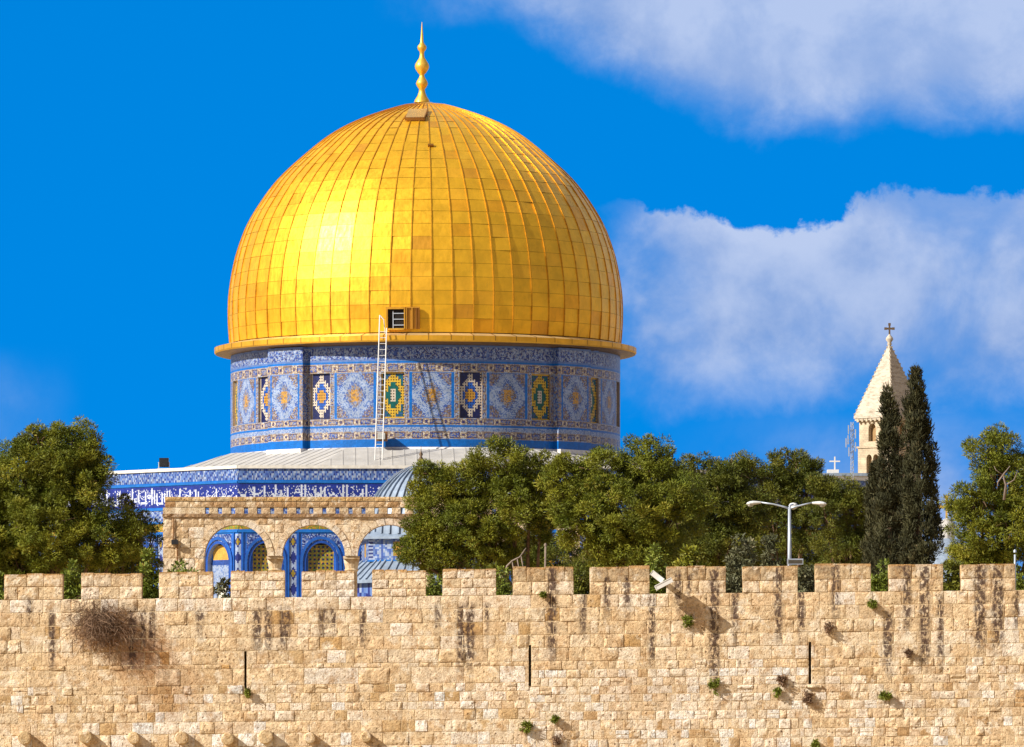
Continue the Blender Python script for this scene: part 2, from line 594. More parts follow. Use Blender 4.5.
LOW = [(30, 735, 60, 7), (660, 705, 90, 5), (560, 720, 50, 8)]

def wall_marks(X, Z):
    px = X * S + 512
    py = YH - (Z - CZ) * S - 0.0            # before shear, so courses stay level
    py2 = py - SH * S * X
    st = 0.0
    for (sx, a, b, w) in STREAKS:
        dx = abs(px - sx)
        if dx < w and a - 6 < py2 < b + 18:
            f = max(0, 1 - max(0, dx - w * 0.25) / (w * 0.6))
            t = min(1, (py2 - a + 6) / 8) * min(1, max(0, (b + 18 - py2) / 26))
            st = max(st, min(1, f * 1.3) * max(0, t))
    d = 0.0
    for (cx, cy, rx, ry, a) in ((112, 632, 42, 26, 0.9), (142, 655, 40, 34, 0.75), (165, 690, 46, 36, 0.4), (690, 612, 14, 20, 0.25), (650, 690, 60, 20, 0.15)):
        q = ((px - cx) / rx) ** 2 + ((py2 - cy) / ry) ** 2
        if q < 1:
            d = max(d, a * (1 - q) ** 0.8)
    return (st, d, 0.0)

def merlon_marks(ztop):
    def fn(X, Z):
        a, d, _ = wall_marks(X, Z)
        px = X * S + 512
        t = ztop - Z
        l = .6 * max(0, 1 - t / 0.06)
        g_ = 0.55 * max(0, 1 - t / 0.5) if px > 500 else 0.18 * max(0, 1 - t / 0.4)
        g_ *= max(0, 0.4 + 1.2 * mnoise.noise(Vector((X * 2.3, Z * 1.5, 9))))
        return (max(a, g_), d, l)
    return fn

OCH = [(0.719, 0.542, 0.347), (0.743, 0.576, 0.382), (0.760, 0.612, 0.435), (0.677, 0.499, 0.314), (0.768, 0.629, 0.469), (0.728, 0.556, 0.360), (0.694, 0.511, 0.324)]
PALE = [(0.789, 0.679, 0.564), (0.765, 0.642, 0.501), (0.805, 0.742, 0.678), (0.731, 0.579, 0.403), (0.754, 0.616, 0.467)]
WHT = [(0.805, 0.806, 0.806), (0.805, 0.742, 0.678), (0.799, 0.692, 0.581), (0.731, 0.579, 0.420), (0.639, 0.478, 0.323), (0.765, 0.655, 0.532)]
def wall_tint(px, py):
    r = random.random() - .55 * mnoise.noise(Vector((px * .016, py * .03, 4.4))) - .05
    if px < 520 and 596 < py < 610: return jit(random.choice(PALE), .08)
    if px < 520 and 664 < py < 684 and r < .45: return jit(random.choice(PALE[:3]), .08)
    if 520 < px < 1024 and py > 668:
        lim = (.74 if py < 725 else .5) if px < 880 else .34
        if r < lim: return jit(random.choice(WHT), .1)
        if r < lim + .08: return jit((0.47, 0.30, 0.15), .15)
        return jit(random.choice(OCH), .1)
    if px < 520 and py > 684:
        if r < .28: return jit(random.choice(WHT[:4]), .1)
        if r < .38: return jit((0.50, 0.33, 0.16), .15)
        return jit(random.choice(OCH), .12)
    if r < .14: return jit(random.choice(PALE), .08)
    if r < .20: return jit((0.53, 0.33, 0.14), .12)
    return jit(random.choice(OCH), .1)

SLITS = [(245.5, 651, 689, 1.15), (530, 645, 686, 1.15), (810, 642, 684, 1.25)]
HOLES = [(262.8, 658.5, 661.5, 2.0)]
wall = thing('crenellated_wall', 'long golden limestone city wall with crenellations across the foreground', 'wall', (0, WD, 0))
st = Stones()
zone_u = [595, 608.2, 621.8, 635.0, 648.2, 661.5]
zone_l = [661.5, 666, 682.5, 691, 700.5, 708.5, 719, 731, 744, 757, 770, 784, 798, 812, 826, 840, 857]
zone_r = [661.5, 670, 678.5, 687, 695, 703, 712, 721, 731, 740, 750, 762, 776, 790, 804, 818, 832, 846, 857]
XW = 27.0
def fill(z0, z1, xa, xb, tall, far):
    """one course of blocks from xa to xb"""
    x = xa
    small = tall < 0.30
    while x < xb - 0.02:
        w = random.uniform(0.22, 0.48) if small else random.uniform(0.30, 0.80)
        if tall > 0.47: w = random.uniform(0.5, 1.7)
        if random.random() < 0.12: w *= 0.55
        if xb - (x + w) < 0.2: w = xb - x
        pm = (x + w / 2) * S + 512
        cz0, cz1 = z0, z1
        cuts = [(x, x + w)]
        for (sx, a, b, hw) in SLITS:
            s0, s1 = wx(sx - hw), wx(sx + hw)
            zt, zb = wz(a) - SH * wx(sx) , wz(b) - SH * wx(sx)
            if x < s1 and x + w > s0 and z0 < zt - 0.05 and z1 > zb + 0.05:
                cuts = [(x, s0), (s1, x + w)]
        tint = wall_tint(pm, YH - ((z0 + z1) / 2 - CZ) * S)
        if small and random.random() < 0.12 and w > 0.3 and len(cuts) == 1 and z1 - z0 > 0.2:
            zm = (z0 + z1) / 2
            parts = [(z0, zm), (zm, z1)]
        else:
            parts = [(z0, z1)]
        for (p0, p1) in cuts:
            if p1 - p0 < 0.05: continue
            for (q0, q1) in parts:
                dz = random.uniform(-0.006, 0.006)
                st.block(p0, p1, q0 + dz, q1 + dz, tint, wall_marks, prot=random.uniform(0.006, 0.024) if random.random() < .90 else 0.045,
                         cell=0.07 if not far else 0.2, rough=random.choice((.004, .006, .010, .020)), shear=SH, seed=random.uniform(0, 50), gap=random.uniform(0.001, 0.010))
        x += w

for lst, side in ((zone_u, 2), (zone_l, 0), (zone_r, 1)):
    for a, b in zip(lst[:-1], lst[1:]):
        z1, z0 = wz(a), wz(b)
        far = a > 775
        if side == 2:
            fill(z0, z1, -XW, XW, z1 - z0, far)
        elif side == 0:
            fill(z0, z1, -XW, 0.5 + random.uniform(-.1, .35), z1 - z0, far)
        else:
            fill(z0, z1, 0.5 - random.uniform(-.1, .3), XW, z1 - z0, far)
ztopL = ztopR = wz(595) - 0.004
MORT = (0.66, 0.52, 0.34)
# backing (mortar face) cut at the slits, and the wall's core
edges = [-XW] + [q for (sx, a, b, hw) in SLITS for q in (wx(sx - hw), wx(sx + hw))] + [XW]
for i in range(0, len(edges), 2):
    x0, x1 = edges[i], edges[i + 1]
    for (p, q, zt) in ((x0, min(x1, 0.5), ztopL), (max(x0, 0.5), x1, ztopR)):
        if q > p:
            st.box(p, q, 0.0, 1.45, -0.3, zt, MORT, SH)
for (sx, a, b, hw) in SLITS:
    x0, x1 = wx(sx - hw), wx(sx + hw)
    zt, zb = wz(a) - SH * wx(sx), wz(b) - SH * wx(sx)
    zc = ztopL if sx < 500 else ztopR
    st.box(x0 + .001, x1 - .001, 0.0, 1.45, zt, zc, MORT, SH)
    st.box(x0 + .001, x1 - .001, 0.0, 1.45, -0.3, zb, MORT, SH)
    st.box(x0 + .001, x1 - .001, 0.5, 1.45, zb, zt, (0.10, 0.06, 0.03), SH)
st.box(-XW - 60, -XW - .003, 0.0, 1.45, -0.3, ztopL, MORT, SH)
st.box(XW + .003, XW + 60, 0.0, 1.45, -0.3, ztopR, MORT, SH)
st.build('wall_face', M_STONE, wall)

MERL = [(-78, -18, 574.5, 598), (4, 63, 574.5, 598), (81, 142, 574, 598), (159, 213, 573.2, 597.5), (230.6, 285, 572, 597.5), (301.5, 354.6, 571.4, 596.5), (372, 426, 570.3, 596),
        (442.5, 496.3, 569.5, 595), (512.7, 573.6, 567.5, 594), (589.6, 649.8, 567, 594), (666.3, 726, 566.6, 593.5), (742.5, 797.8, 566.2, 593),
        (815, 871, 564.6, 592), (888.7, 943.3, 564.6, 591.5), (960.8, 1015.4, 564.2, 591), (1033, 1092, 563.6, 590.5), (1110, 1168, 563, 590)]
MERL += [(1186 + 77 * q, 1245 + 77 * q, 562.5 - .75 * q, 589) for q in range(3)] + [(-155 - 77 * q, -95 - 77 * q, 575.2 + .7 * q, 599) for q in range(4)]
for (a, b, t, bt) in MERL:
    xm = (a + b) / 2
    x0, x1 = wx(a), wx(b)
    sz = SH * wx(xm)
    zt = wz(t) - sz
    zb = ztopL if xm < 512 + 0.5 * S else ztopR
    ms = Stones()
    mk = merlon_marks(zt)
    zm = zb + (zt - zb) * random.uniform(0.44, 0.52)
    thin = 230 < xm < 500
    rows = [(zb, zm), (zm, zt)] if not thin else [(zb, zb + (zt - zb) * .3), (zb + (zt - zb) * .3, zb + (zt - zb) * .66), (zb + (zt - zb) * .66, zt)]
    for (p, q) in rows:
        x = x0
        while x < x1 - 0.02:
            w = random.uniform(0.38, 0.72) if not thin else random.uniform(0.25, 0.55)
            if x1 - (x + w) < 0.26: w = x1 - x
            tn = jit(random.choice(OCH + PALE[:2]) if not thin else random.choice(PALE + OCH[1:3]), .1)
            if q == zt and xm > 500: tn = jit((0.56, 0.42, 0.26), .12)
            dt = random.uniform(-0.012, 0.012) if q == zt else 0
            ms.block(x, x + w, p, q + dt, tn, mk, prot=random.uniform(0.012, 0.034), cell=0.07, rough=random.uniform(0.01, 0.026), shear=SH, seed=random.uniform(0, 50), gap=random.uniform(0.002, 0.010))
            if q == zt:     # uneven cap
                ms.box(x + 0.012, x + w - 0.012, -0.012, 0.52, zt - 0.06, zt + dt + random.uniform(-.006, .035), jit((0.46, 0.29, 0.13), .25), SH, (0, 0, .35))
            x += w
    ms.box(x0 + .006, x1 - .006, 0.003, 0.55, zb + 0.003, zt - 0.012, (0.50, 0.34, 0.17), SH)
    ms.build('merlon', M_STONE, wall)

def stub(px, py, r):
    s = Stones()
    cx, cz = wx(px), wz(py) - SH * 0
    n = 14
    tn = jit((0.60, 0.45, 0.26), .1)
    rings = [(0.05, 1.0), (-0.2, 1.03), (-0.27, 1.0), (-0.30, 0.86), (-0.31, 0.5), (-0.30, 0.05)]
    for (y, q) in rings:
        for j in range(n):
            w = 2 * PI * j / n
            rr = r * q * (1 + 0.05 * mnoise.noise(Vector((j, y * 4, px))))
            s.v.append((cx + rr * math.cos(w), y, cz + rr * math.sin(w)))
            s.t.append((*tn, 1)); s.k.append((0, 0.1, 0, 1))
    for i in range(len(rings) - 1):
        for j in range(n):
            s.f.append((i * n + j, i * n + (j + 1) % n, (i + 1) * n + (j + 1) % n, (i + 1) * n + j))
    s.build('column_end', M_STONE, wall)
for (px, py, r) in ((25, 738, .2), (86, 737, .2), (134, 738, .18), (182, 738, .2), (228, 739, .19), (266, 737, .22), (310, 738, .17), (366, 737, .16), (-30, 738, .2)):
    stub(px, py, r)
# stone sill below the right-hand slit
s = Stones()
s.block(wx(805), wx(822), wz(688) , wz(684.5), (0.66, 0.55, 0.40), lambda X, Z: (0, 0, 0), prot=0.16, cell=0.06, shear=0)
s.build('slit_sill', M_STONE, wall)

# ------------------------------------------------------------------ the golden-domed shrine
XC = (425.5 - 512) / 17.7
ROT = math.radians(1.5)
shrine = thing('domed_shrine', 'octagonal blue tiled shrine under a huge golden dome', 'shrine', (XC, 400, ZP), ROT)

WB = (0.26, 0.32, 0.46); LB = (0.09, 0.16, 0.38); MB_ = (0.038, 0.08, 0.30); DB = (0.012, 0.022, 0.15); NV = (0.006, 0.012, 0.08)
CY = (0.0, 0.12, 0.46); BE = (0.28, 0.215, 0.17); BR = (0.135, 0.095, 0.09); GO = (0.46, 0.235, 0.03); CR = (0.50, 0.44, 0.36); GT = (0.0, 0.085, 0.08); OG = (0.25, 0.18, 0.02); GR = (0.21, 0.23, 0.31)

NC = 640                     # cells round the drum
RD = 11.0
Z0D, CZD = 13.7, 0.11
ROWS = 51
A0 = math.radians(1.0)       # the drum's bays are turned a little against the octagon

def chain(i, j, h):
    """beige border with linked lozenges, h fine rows high"""
    p = i % 18
    jj = j - (h - 1) / 2
    a = abs(jj)
    if a > h / 2 - 1: return jit(pick(BE, BE, WB), .12)
    if p < 11:
        if p in (0, 10) or a > h / 2 - 2.2: return jit(pick(DB, BR, BR), .2)
        return jit(pick(BE, MB_, GR), .15)
    if p in (13, 14, 15) and a < 1.2: return jit(pick(BR, DB), .2)
    return jit(pick(BE, BE, CR), .12)

def panel(u, v):
    """stepped medallion panel; u, v in -1..1"""
    au, av = abs(u), abs(v)
    if au > 0.93 or av > 0.95: return jit(CY if au > .93 else LB, .15)
    if au < 0.17 and av < 0.24: return jit(pick(GO, GO, GO, BE, BR), .15)
    m = au * 1.0 + av * 0.85
    if m < 0.50: return jit(pick(BR, GR, BE, LB), .15)
    if m < 0.62: return jit(pick(LB, WB, MB_), .1)
    if m < 0.98: return jit(pick(WB, WB, WB, LB), .1)
    if m < 1.10: return jit(pick(LB, WB, MB_), .1)
    if au > 0.34 and av > 0.42: return jit(pick(BR, BR, BE, GR, MB_), .2)
    return jit(pick(WB, LB, LB, MB_), .1)

def drum_row(i, j):
    """colour of one small tile; i, j count half cells"""
    if j < 8: return jit(CY, .1)
    if j < 16: return chain(i, j - 8, 8)
    if j < 20: return jit(pick(WB, WB, LB), .1)
    if j < 22: return jit(CY, .08)
    if j < 29: return chain(i, j - 22, 7)
    if 75 <= j < 84: return chain(i + 7, j - 75, 9)
    if 84 <= j < 86: return jit(CY, .1)
    if j >= 86:
        # inscription band: pale strokes on blue
        if j < 88 or j >= 100: return jit(LB, .12)
        q = mnoise.noise(Vector((i * 0.33, j * 0.36, 3.1))) + 0.6 * mnoise.noise(Vector((i * .8, j * 0.6, 8.2)))
        if i % 7 < 2 and mnoise.noise(Vector((i * .21, 5.5, 1))) > -.1: q += 0.4
        return jit(pick(WB, WB, LB) if q > 0.12 else pick(MB_, DB, GR, MB_), .15)
    s = i % 80
    v = (j - 51.5) / 23.5
    if 28 <= s < 52:
        return None if 29 <= j < 75 else jit(pick(BE, CR), .1)
    if 22 <= s < 58:
        if s in (22, 57): return jit(CY, .15)
        if s in (23, 27, 52, 56): return jit(pick(BE, WB), .12)
        q = (j % 9)
        if q in (0, 8): return jit(BE, .12)
        return jit(pick(BR, DB, GR) if (q in (1, 7) or s in (24, 26, 53, 55)) else pick(BE, WB), .2)
    u = ((s - 80 + 0.5) if s >= 58 else (s + .5)) / 22.0
    # step the medallion in two-tile treads
    return panel(math.copysign((int(abs(u) * 11) + .5) / 11, u), math.copysign((int(abs(v) * 12) + .5) / 12, v))

def ring(i, r, z):
    w = -PI / 2 + A0 + 2 * PI * i / NC
    return (r * math.cos(w), r * math.sin(w), z)

drum = MB()
drum.grid(NC * 2, ROWS * 2, lambda i, j: ring(i / 2, RD, Z0D + j * CZD / 2), drum_row)
# reveals of the window recesses
for k in range(16):
    i0, i1 = k * 40 + 14, k * 40 + 26
    zb, zt = Z0D + 14.5 * CZD, Z0D + 37.5 * CZD
    drum.face([ring(i0, RD, zb), ring(i0, RD - .18, zb), ring(i0, RD - .18, zt), ring(i0, RD, zt)], BE)
    drum.face([ring(i1, RD - .18, zb), ring(i1, RD, zb), ring(i1, RD, zt), ring(i1, RD - .18, zt)], BE)
    for z in (zb, zt):
        for i in range(i0, i1):
            drum.face([ring(i, RD, z), ring(i + 1, RD, z), ring(i + 1, RD - .18, z), ring(i, RD - .18, z)], CR)
drum_o = drum.build('drum', M_TILE, shrine)
b_ = MB()
b_.lathe([(11.0, 12.6), (11.22, 12.6), (11.22, 13.5), (11.12, 13.66), (11.03, 13.70)], 96, (0.7, 0.7, 0.7))
b_.build('base_moulding', M_MARBLE, drum_o, True)

def win_color(kind):
    def f(i, j):
        # 18 x 33 cells, lattice of dark holes on alternate cells
        u, v = (i - 8.5) / 8.5, (j - 16) / 16.0
        au, av = abs(u), abs(v)
        hole = (i % 2 == 1 and j % 2 == 1)
        m = au * 0.9 + av
        mu = math.floor(au * 4.3) / 4.3
        mm = mu * 0.9 + math.floor(av * 7) / 7
        if kind == 0:
            if au > 0.93: c = CR
            elif mm < 0.26: c = GO
            elif mm < 0.50: c = (0.01, 0.09, 0.42)
            elif mm < 0.92 or (au > 0.55 and av < 0.28): c = CR
            else: return jit(NV, .3)
            if hole and c is not None: c = NV if c != GO else (0.10, 0.05, 0.02)
            return jit(c, .12)
        if au > 0.9 or av > 0.95: c = (0.55, 0.33, 0.03)
        elif mm < 0.2: c = CR
        elif mm < 0.55: c = GT
        elif mm < 1.05: c = (0.52, 0.33, 0.03)
        else: return jit(pick(GT, (0.02, .07, .2)), .25)
        if hole and c != GT: c = (0.05, 0.03, 0.015)
        return jit(c, .12)
    return f
wmesh = []
for kind in (0, 1):
    w_ = MB()
    def pw(i, j):
        a = -PI / 2 + (12.0 * i / 18 - 6) * 2 * PI / NC
        r = RD - 0.15
        return (r * math.cos(a), r * math.sin(a), Z0D + 14.5 * CZD + 23 * CZD * j / 33)
    w_.grid(18, 33, pw, win_color(kind))
    wmesh.append(w_.build('window', M_TILE, drum_o))
for k in range(16):
    kind = {2: 1, 3: 0, 12: 1, 13: 0}.get(k, k % 2)
    a = A0 + 2 * PI * (k * 40 + 20) / NC
    if k < 2:
        wmesh[kind].rotation_euler = (0, 0, a)
    else:
        dup(wmesh[kind], drum_o, a)

# buttresses: curved slabs standing proud of the drum, with a panel of their own
bt = MB()
def pbut(i, j):
    a = -PI / 2 + (i / 2 - 12) * 2 * PI / NC
    return ((RD + .42) * math.cos(a), (RD + .42) * math.sin(a), Z0D + j * CZD / 2)
def cbut(i, j):
    if j < 29 or j >= 75: return drum_row(i + 6, j)
    if i < 4 or i >= 44: return jit(pick(BE, BR, BE, LB), .15)
    return panel((int(abs(i - 23.5) / 2) + .5) / 10.0, (int(abs(j - 51.5) / 2) + .5) / 11.8)
bt.grid(48, ROWS * 2, pbut, cbut)
for i in (0, 48):
    bt.grid(5, ROWS * 2, lambda q, j, i=i: tuple(Vector(pbut(i, j)) * 1.0 - Vector((pbut(i, j)[0], pbut(i, j)[1], 0)).normalized() * (0.1 * q)),
            lambda q, j: drum_row(q + 82, j) if not 29 <= j < 75 else jit(pick(LB, WB, MB_, BE), .15))
bt.box(-1.32, 1.32, -11.48, -10.9, 12.55, Z0D - 0.003, (0.68, 0.66, 0.64))
bobj = bt.build('buttress', M_TILE, shrine)
for k in range(4):
    a = A0 + PI / 4 + k * PI / 2
    if k == 0: bobj.rotation_euler = (0, 0, a)
    else: dup(bobj, shrine, a)

# gilded gutter ring
c_ = MB()
ZG = 19.28
c_.lathe([(10.98, ZG + .04), (11.3, ZG + .06), (11.72, ZG + .13), (11.86, ZG + .17)], 180, (0.30, 0.15, 0.035))  # soffit: shade under the lip put into its brown colour
c_.lathe([(11.86, ZG + .17), (11.92, ZG + .25), (11.92, ZG + .50)], 180, (0.80, 0.42, 0.035))
c_.lathe([(11.92, ZG + .502), (11.60, ZG + .58), (11.10, ZG + .68)], 180, (0.80, 0.60, 0.30))
for k in range(60):
    a = 2 * PI * k / 60
    M = Matrix.Rotation(a, 4, 'Z')
    c_.face([M @ Vector(p) for p in ((11.93, -.03, ZG + .52), (11.93, .03, ZG + .52), (11.1, .03, ZG + .70), (11.1, -.03, ZG + .70))], (0.3, .15, .03))
    c_.face([M @ Vector(p) for p in ((11.93, -.02, ZG + .24), (11.93, .02, ZG + .24), (11.93, .02, ZG + .51), (11.93, -.02, ZG + .51))], (0.3, .15, .03))
c_.build('gilded_cornice', M_GOLD, shrine)

# dome: separate flat gilded sheets over a dark shell, standing seams on the meridians
prof_px = [(345, 195.3), (335, 196.2), (320, 197.0), (305, 196.9), (291, 195.8), (268, 192.0), (250, 187.3), (227, 178.6), (205, 165.8), (182, 148.6), (160, 125.5), (136, 95.5), (120, 65), (107, 27), (103.6, 8)]
pz = [((YH - y) / 17.7 + CZ - ZP) for y, h in prof_px]
pr = [h / 17.7 for y, h in prof_px]
def smooth_profile(n):
    # arc-length resample with Catmull-Rom
    pts = [Vector((r, z)) for r, z in zip(pr, pz)]
    dense = []
    for i in range(len(pts) - 1):
        p0, p1, p2, p3 = pts[max(i - 1, 0)], pts[i], pts[i + 1], pts[min(i + 2, len(pts) - 1)]
        for q in range(10):
            t = q / 10
            dense.append(0.5 * ((2 * p1) + (p2 - p0) * t + (2 * p0 - 5 * p1 + 4 * p2 - p3) * t * t + (-p0 + 3 * p1 - 3 * p2 + p3) * t ** 3))
    dense.append(pts[-1])
    L = [0]
    for a, b in zip(dense[:-1], dense[1:]): L.append(L[-1] + (b - a).length)
    out = []
    for k in range(n + 1):
        s_ = L[-1] * k / n
        i = max(0, min(len(L) - 2, int(np.searchsorted(L, s_)) - 1))
        t = (s_ - L[i]) / max(1e-9, L[i + 1] - L[i])
        out.append(dense[i].lerp(dense[i + 1], t))
    return out
NSEG, NROW = 60, 25
prf = smooth_profile(NROW)
dome = MB()
dome.lathe([(p.x - 0.05, p.y) for p in smooth_profile(50)], 120, (0.3, 0.15, 0.02), 1)
for r_ in range(NROW):
    p0, p1 = prf[r_], prf[r_ + 1]
    nrm = Vector((p1.y - p0.y, p0.x - p1.x)).normalized()      # outward in (r, z)
    for s_ in range(NSEG):
        a0, a1 = 2 * PI * s_ / NSEG + A0, 2 * PI * (s_ + 1) / NSEG + A0
        wid = p0.x * (a1 - a0)
        tv, th, off = random.gauss(0, 0.014), random.gauss(0, 0.014), random.uniform(0, 0.008)
        sz = (p1 - p0).length
        gap_t = 0.007 / sz
        q0, q1 = p0.lerp(p1, gap_t), p1.lerp(p0, gap_t)
        pts = []
        for (pp, aa, sv, sh) in ((q0, a0, -1, -1), (q0, a1, -1, 1), (q1, a1, 1, 1), (q1, a0, 1, -1)):
            d = off + tv * sv * sz / 2 + th * sh * wid / 2
            r2, z2 = pp.x + nrm.x * d, pp.y + nrm.y * d
            pts.append(Vector((r2 * math.cos(aa), r2 * math.sin(aa), z2)))
        base = (0.88, 0.485, 0.026)
        x = random.random()
        if x < 0.06: base = (0.84, 0.41, 0.022)
        elif x < 0.16: base = (0.88, 0.47, 0.03)
        elif x < 0.172: base = (0.72, 0.35, 0.03)
        # weathered sheets towards the crown
        if r_ > 19 and random.random() < 0.25: base = (0.76, 0.41, 0.05)
        dome.face(pts, jit(base, 0.04), 0)
fine = smooth_profile(50)
for s_ in range(NSEG):
    a = 2 * PI * s_ / NSEG + A0
    ca, sa = math.cos(a), math.sin(a)
    for i in range(48):
        p, q = fine[i], fine[i + 1]
        nr = Vector((q.y - p.y, p.x - q.x)).normalized()
        hw, ht = 0.026, 0.042
        def at(pp, side, up):
            r2, z2 = pp.x + nr.x * up, pp.y + nr.y * up
            return Vector((r2 * ca - side * sa, r2 * sa + side * ca, z2))
        dome.face([at(p, -hw, -.02), at(p, -hw, ht), at(q, -hw, ht), at(q, -hw, -.02)], (1, 1, 1), 2)
        dome.face([at(p, hw, ht), at(p, hw, -.02), at(q, hw, -.02), at(q, hw, ht)], (1, 1, 1), 2)
        dome.face([at(p, -hw, ht), at(p, hw, ht), at(q, hw, ht), at(q, -hw, ht)], (1, 1, 1), 2)
dome_o = dome.build('dome', [M_GOLD, M_GOLDDK, M_SEAM], shrine)

zt = prf[-1].y
cap = MB()
for k in range(12):                         # overlapping sheets round the crown
    a0, a1 = 2 * PI * k / 12, 2 * PI * (k + .97) / 12
    lo = random.uniform(1.28, 1.45)
    for (r0, z0, r1, z1) in ((lo, zt - .26, .35, zt + .07),):
        cap.face([(r0 * math.cos(a0), r0 * math.sin(a0), z0), (r0 * math.cos(a1), r0 * math.sin(a1), z0), (r1 * math.cos(a1), r1 * math.sin(a1), z1), (r1 * math.cos(a0), r1 * math.sin(a0), z1)], jit((.66, .40, .12), .15))
        cap.face([(r0 * math.cos(a0), r0 * math.sin(a0), z0), (r0 * math.cos(a1), r0 * math.sin(a1), z0), (r0 * math.cos(a1), r0 * math.sin(a1), z0 - .07), (r0 * math.cos(a0), r0 * math.sin(a0), z0 - .07)], (.3, .15, .04))
cap.build('crown_plates', M_GOLD, dome_o)

def dome_point(px, py):
    """point on the near side of the dome under a pixel, local frame, with outward normal"""
    z = None
    best = None
    for i in range(len(fine) - 1):
        p = fine[i]
        X = (px - 425.5) / 17.7 * 0.975
        if abs(X) < p.x:
            yl = -math.sqrt(p.x ** 2 - X * X)
            py_ = YH - F * (p.y + ZP - CZ) / (400 + yl)
            e = abs(py_ - py)
            if best is None or e < best[0]:
                q = fine[i + 1]
                nr = Vector((q.y - p.y, p.x - q.x)).normalized()
                best = (e, Vector((X, yl, p.y)), Vector((X / p.x * nr.x, yl / p.x * nr.x, nr.y)))
    return best[1], best[2]

def on_dome(px, py):
    p, n = dome_point(px, py)
    zax = n.normalized()
    xax = Vector((0, 0, 1)).cross(zax).normalized()
    yax = zax.cross(xax)
    M = Matrix((xax, yax, zax)).transposed().to_4x4()
    M.translation = p
    return M
h_ = MB()
M = on_dome(416, 113.5)
h_.box(-.52, .52, -1.1, .6, 0.0, .14, (.66, .42, .14), 0, M)
h_.box(-.56, .56, -1.16, -1.103, -.02, .17, (.3, .15, .04), 0, M)
h_.box(.523, .57, -1.16, .6, -.02, .17, (.3, .15, .04), 0, M)
h_.build('crown_hatch', M_GOLD, dome_o)
h_ = MB()
M = on_dome(429, 145.5)
h_.box(-.16, .16, -.06, .1, 0, .12, (.1, .06, .03), 0, M)
h_.build('vent', M_GOLDDK, dome_o)
# access hatch: dark opening, gilded frame, inner ladder, door folded to the right
M = on_dome(394.5, 318.5)
h_ = MB()
h_.box(-.50, .40, -.55, .50, 0.02, .05, (1, 1, 1), 1, M)
for (a, b, c, d) in ((-.60, -.50, -.62, .62), (.40, .47, -.62, .62)): h_.box(a, b, c, d, -.1, .2, (.7, .36, .04), 0, M)
h_.box(-.498, .398, .50, .62, -.1, .22, (.7, .36, .04), 0, M)
h_.box(-.498, .398, -.64, -.55, -.1, .24, (.7, .4, .06), 0, M)
h_.box(-.24, -.19, -.548, .40, .06, .10, (.75, .72, .7), 2, M)
for q in (-.4, -.08, .24): h_.box(-.188, .39, q, q + .05, .06, .10, (.75, .72, .7), 2, M)
hat = h_.build('hatch', [M_GOLD, M_VOID, M_STEEL], dome_o)
h_ = MB()
h_.box(.50, 1.22, -.60, .56, .02, .07, (.52, .25, .03), 0, M)
for a in (.50, .82, 1.06, 1.20): h_.box(a, a + .06, -.60, .56, .073, .17, (.6, .3, .04) if a < 1 else (.25, .1, .02), 0, M)
h_.box(.503, 1.25, .563, .62, .02, .17, (.6, .3, .04), 0, M)
h_.build('hatch_door', M_GOLD, dome_o)

f_ = MB()
fp = [(102.5, 8.0), (100, 7.2), (96, 4.6), (92, 3.2), (89, 2.9), (87.5, 4.2), (85, 5.6), (83.5, 6.0), (81, 5.2), (78, 3.2), (76, 2.4), (74.5, 2.4), (73, 4.0), (69, 6.6), (66.5, 7.2), (64, 6.7), (60, 4.2), (57.5, 2.6), (54, 2.1), (51.5, 2.4), (50, 3.8), (48, 4.6), (46, 4.3), (44, 2.5), (42, 1.6), (36, 1.2), (22, 0.25)]
f_.lathe([(h / 17.7, (YH - y) / 17.7 + CZ - ZP) for y, h in fp], 24, (0.80, 0.48, 0.07))
f_.build('finial', M_GOLD, shrine, True, (-.2, 0, 0))

# lead roof of the octagon
AP = 24.85
SIDE = 2 * AP * math.tan(PI / 8)
rf = MB()
for k in range(8):
    M = Matrix.Rotation(k * PI / 4, 4, 'Z')
    t = math.tan(PI / 8)
    def rp(x, r, z): return M @ Vector((x, -r, z))
    r0, r1, za, zb = AP - .45, 10.9, 9.2, 13.66
    rf.face([rp(-r0 * t, r0, za), rp(r0 * t, r0, za), rp(r1 * t, r1, zb), rp(-r1 * t, r1, zb)])
    n = 15
    for i in range(-n, n + 1):
        x0 = i / n * r0 * t
        # seams run parallel down the slope
        rr = max(r1, abs(x0) / t + .05)
        z_ = lambda r: za + (r0 - r) / (r0 - r1) * (zb - za)
        if r0 - rr < .5: continue
        for s_ in (-.035, .035):
            rf.face([rp(x0 + s_, r0, za), rp(x0 + s_, rr, z_(rr)), rp(x0 + s_, rr, z_(rr) + .022), rp(x0 + s_, r0, za + .022)])
        rf.face([rp(x0 - .035, r0, za + .022), rp(x0 + .035, r0, za + .022), rp(x0 + .035, rr, z_(rr) + .022), rp(x0 - .035, rr, z_(rr) + .022)])
roof_o = rf.build('roof', M_LEAD, shrine)

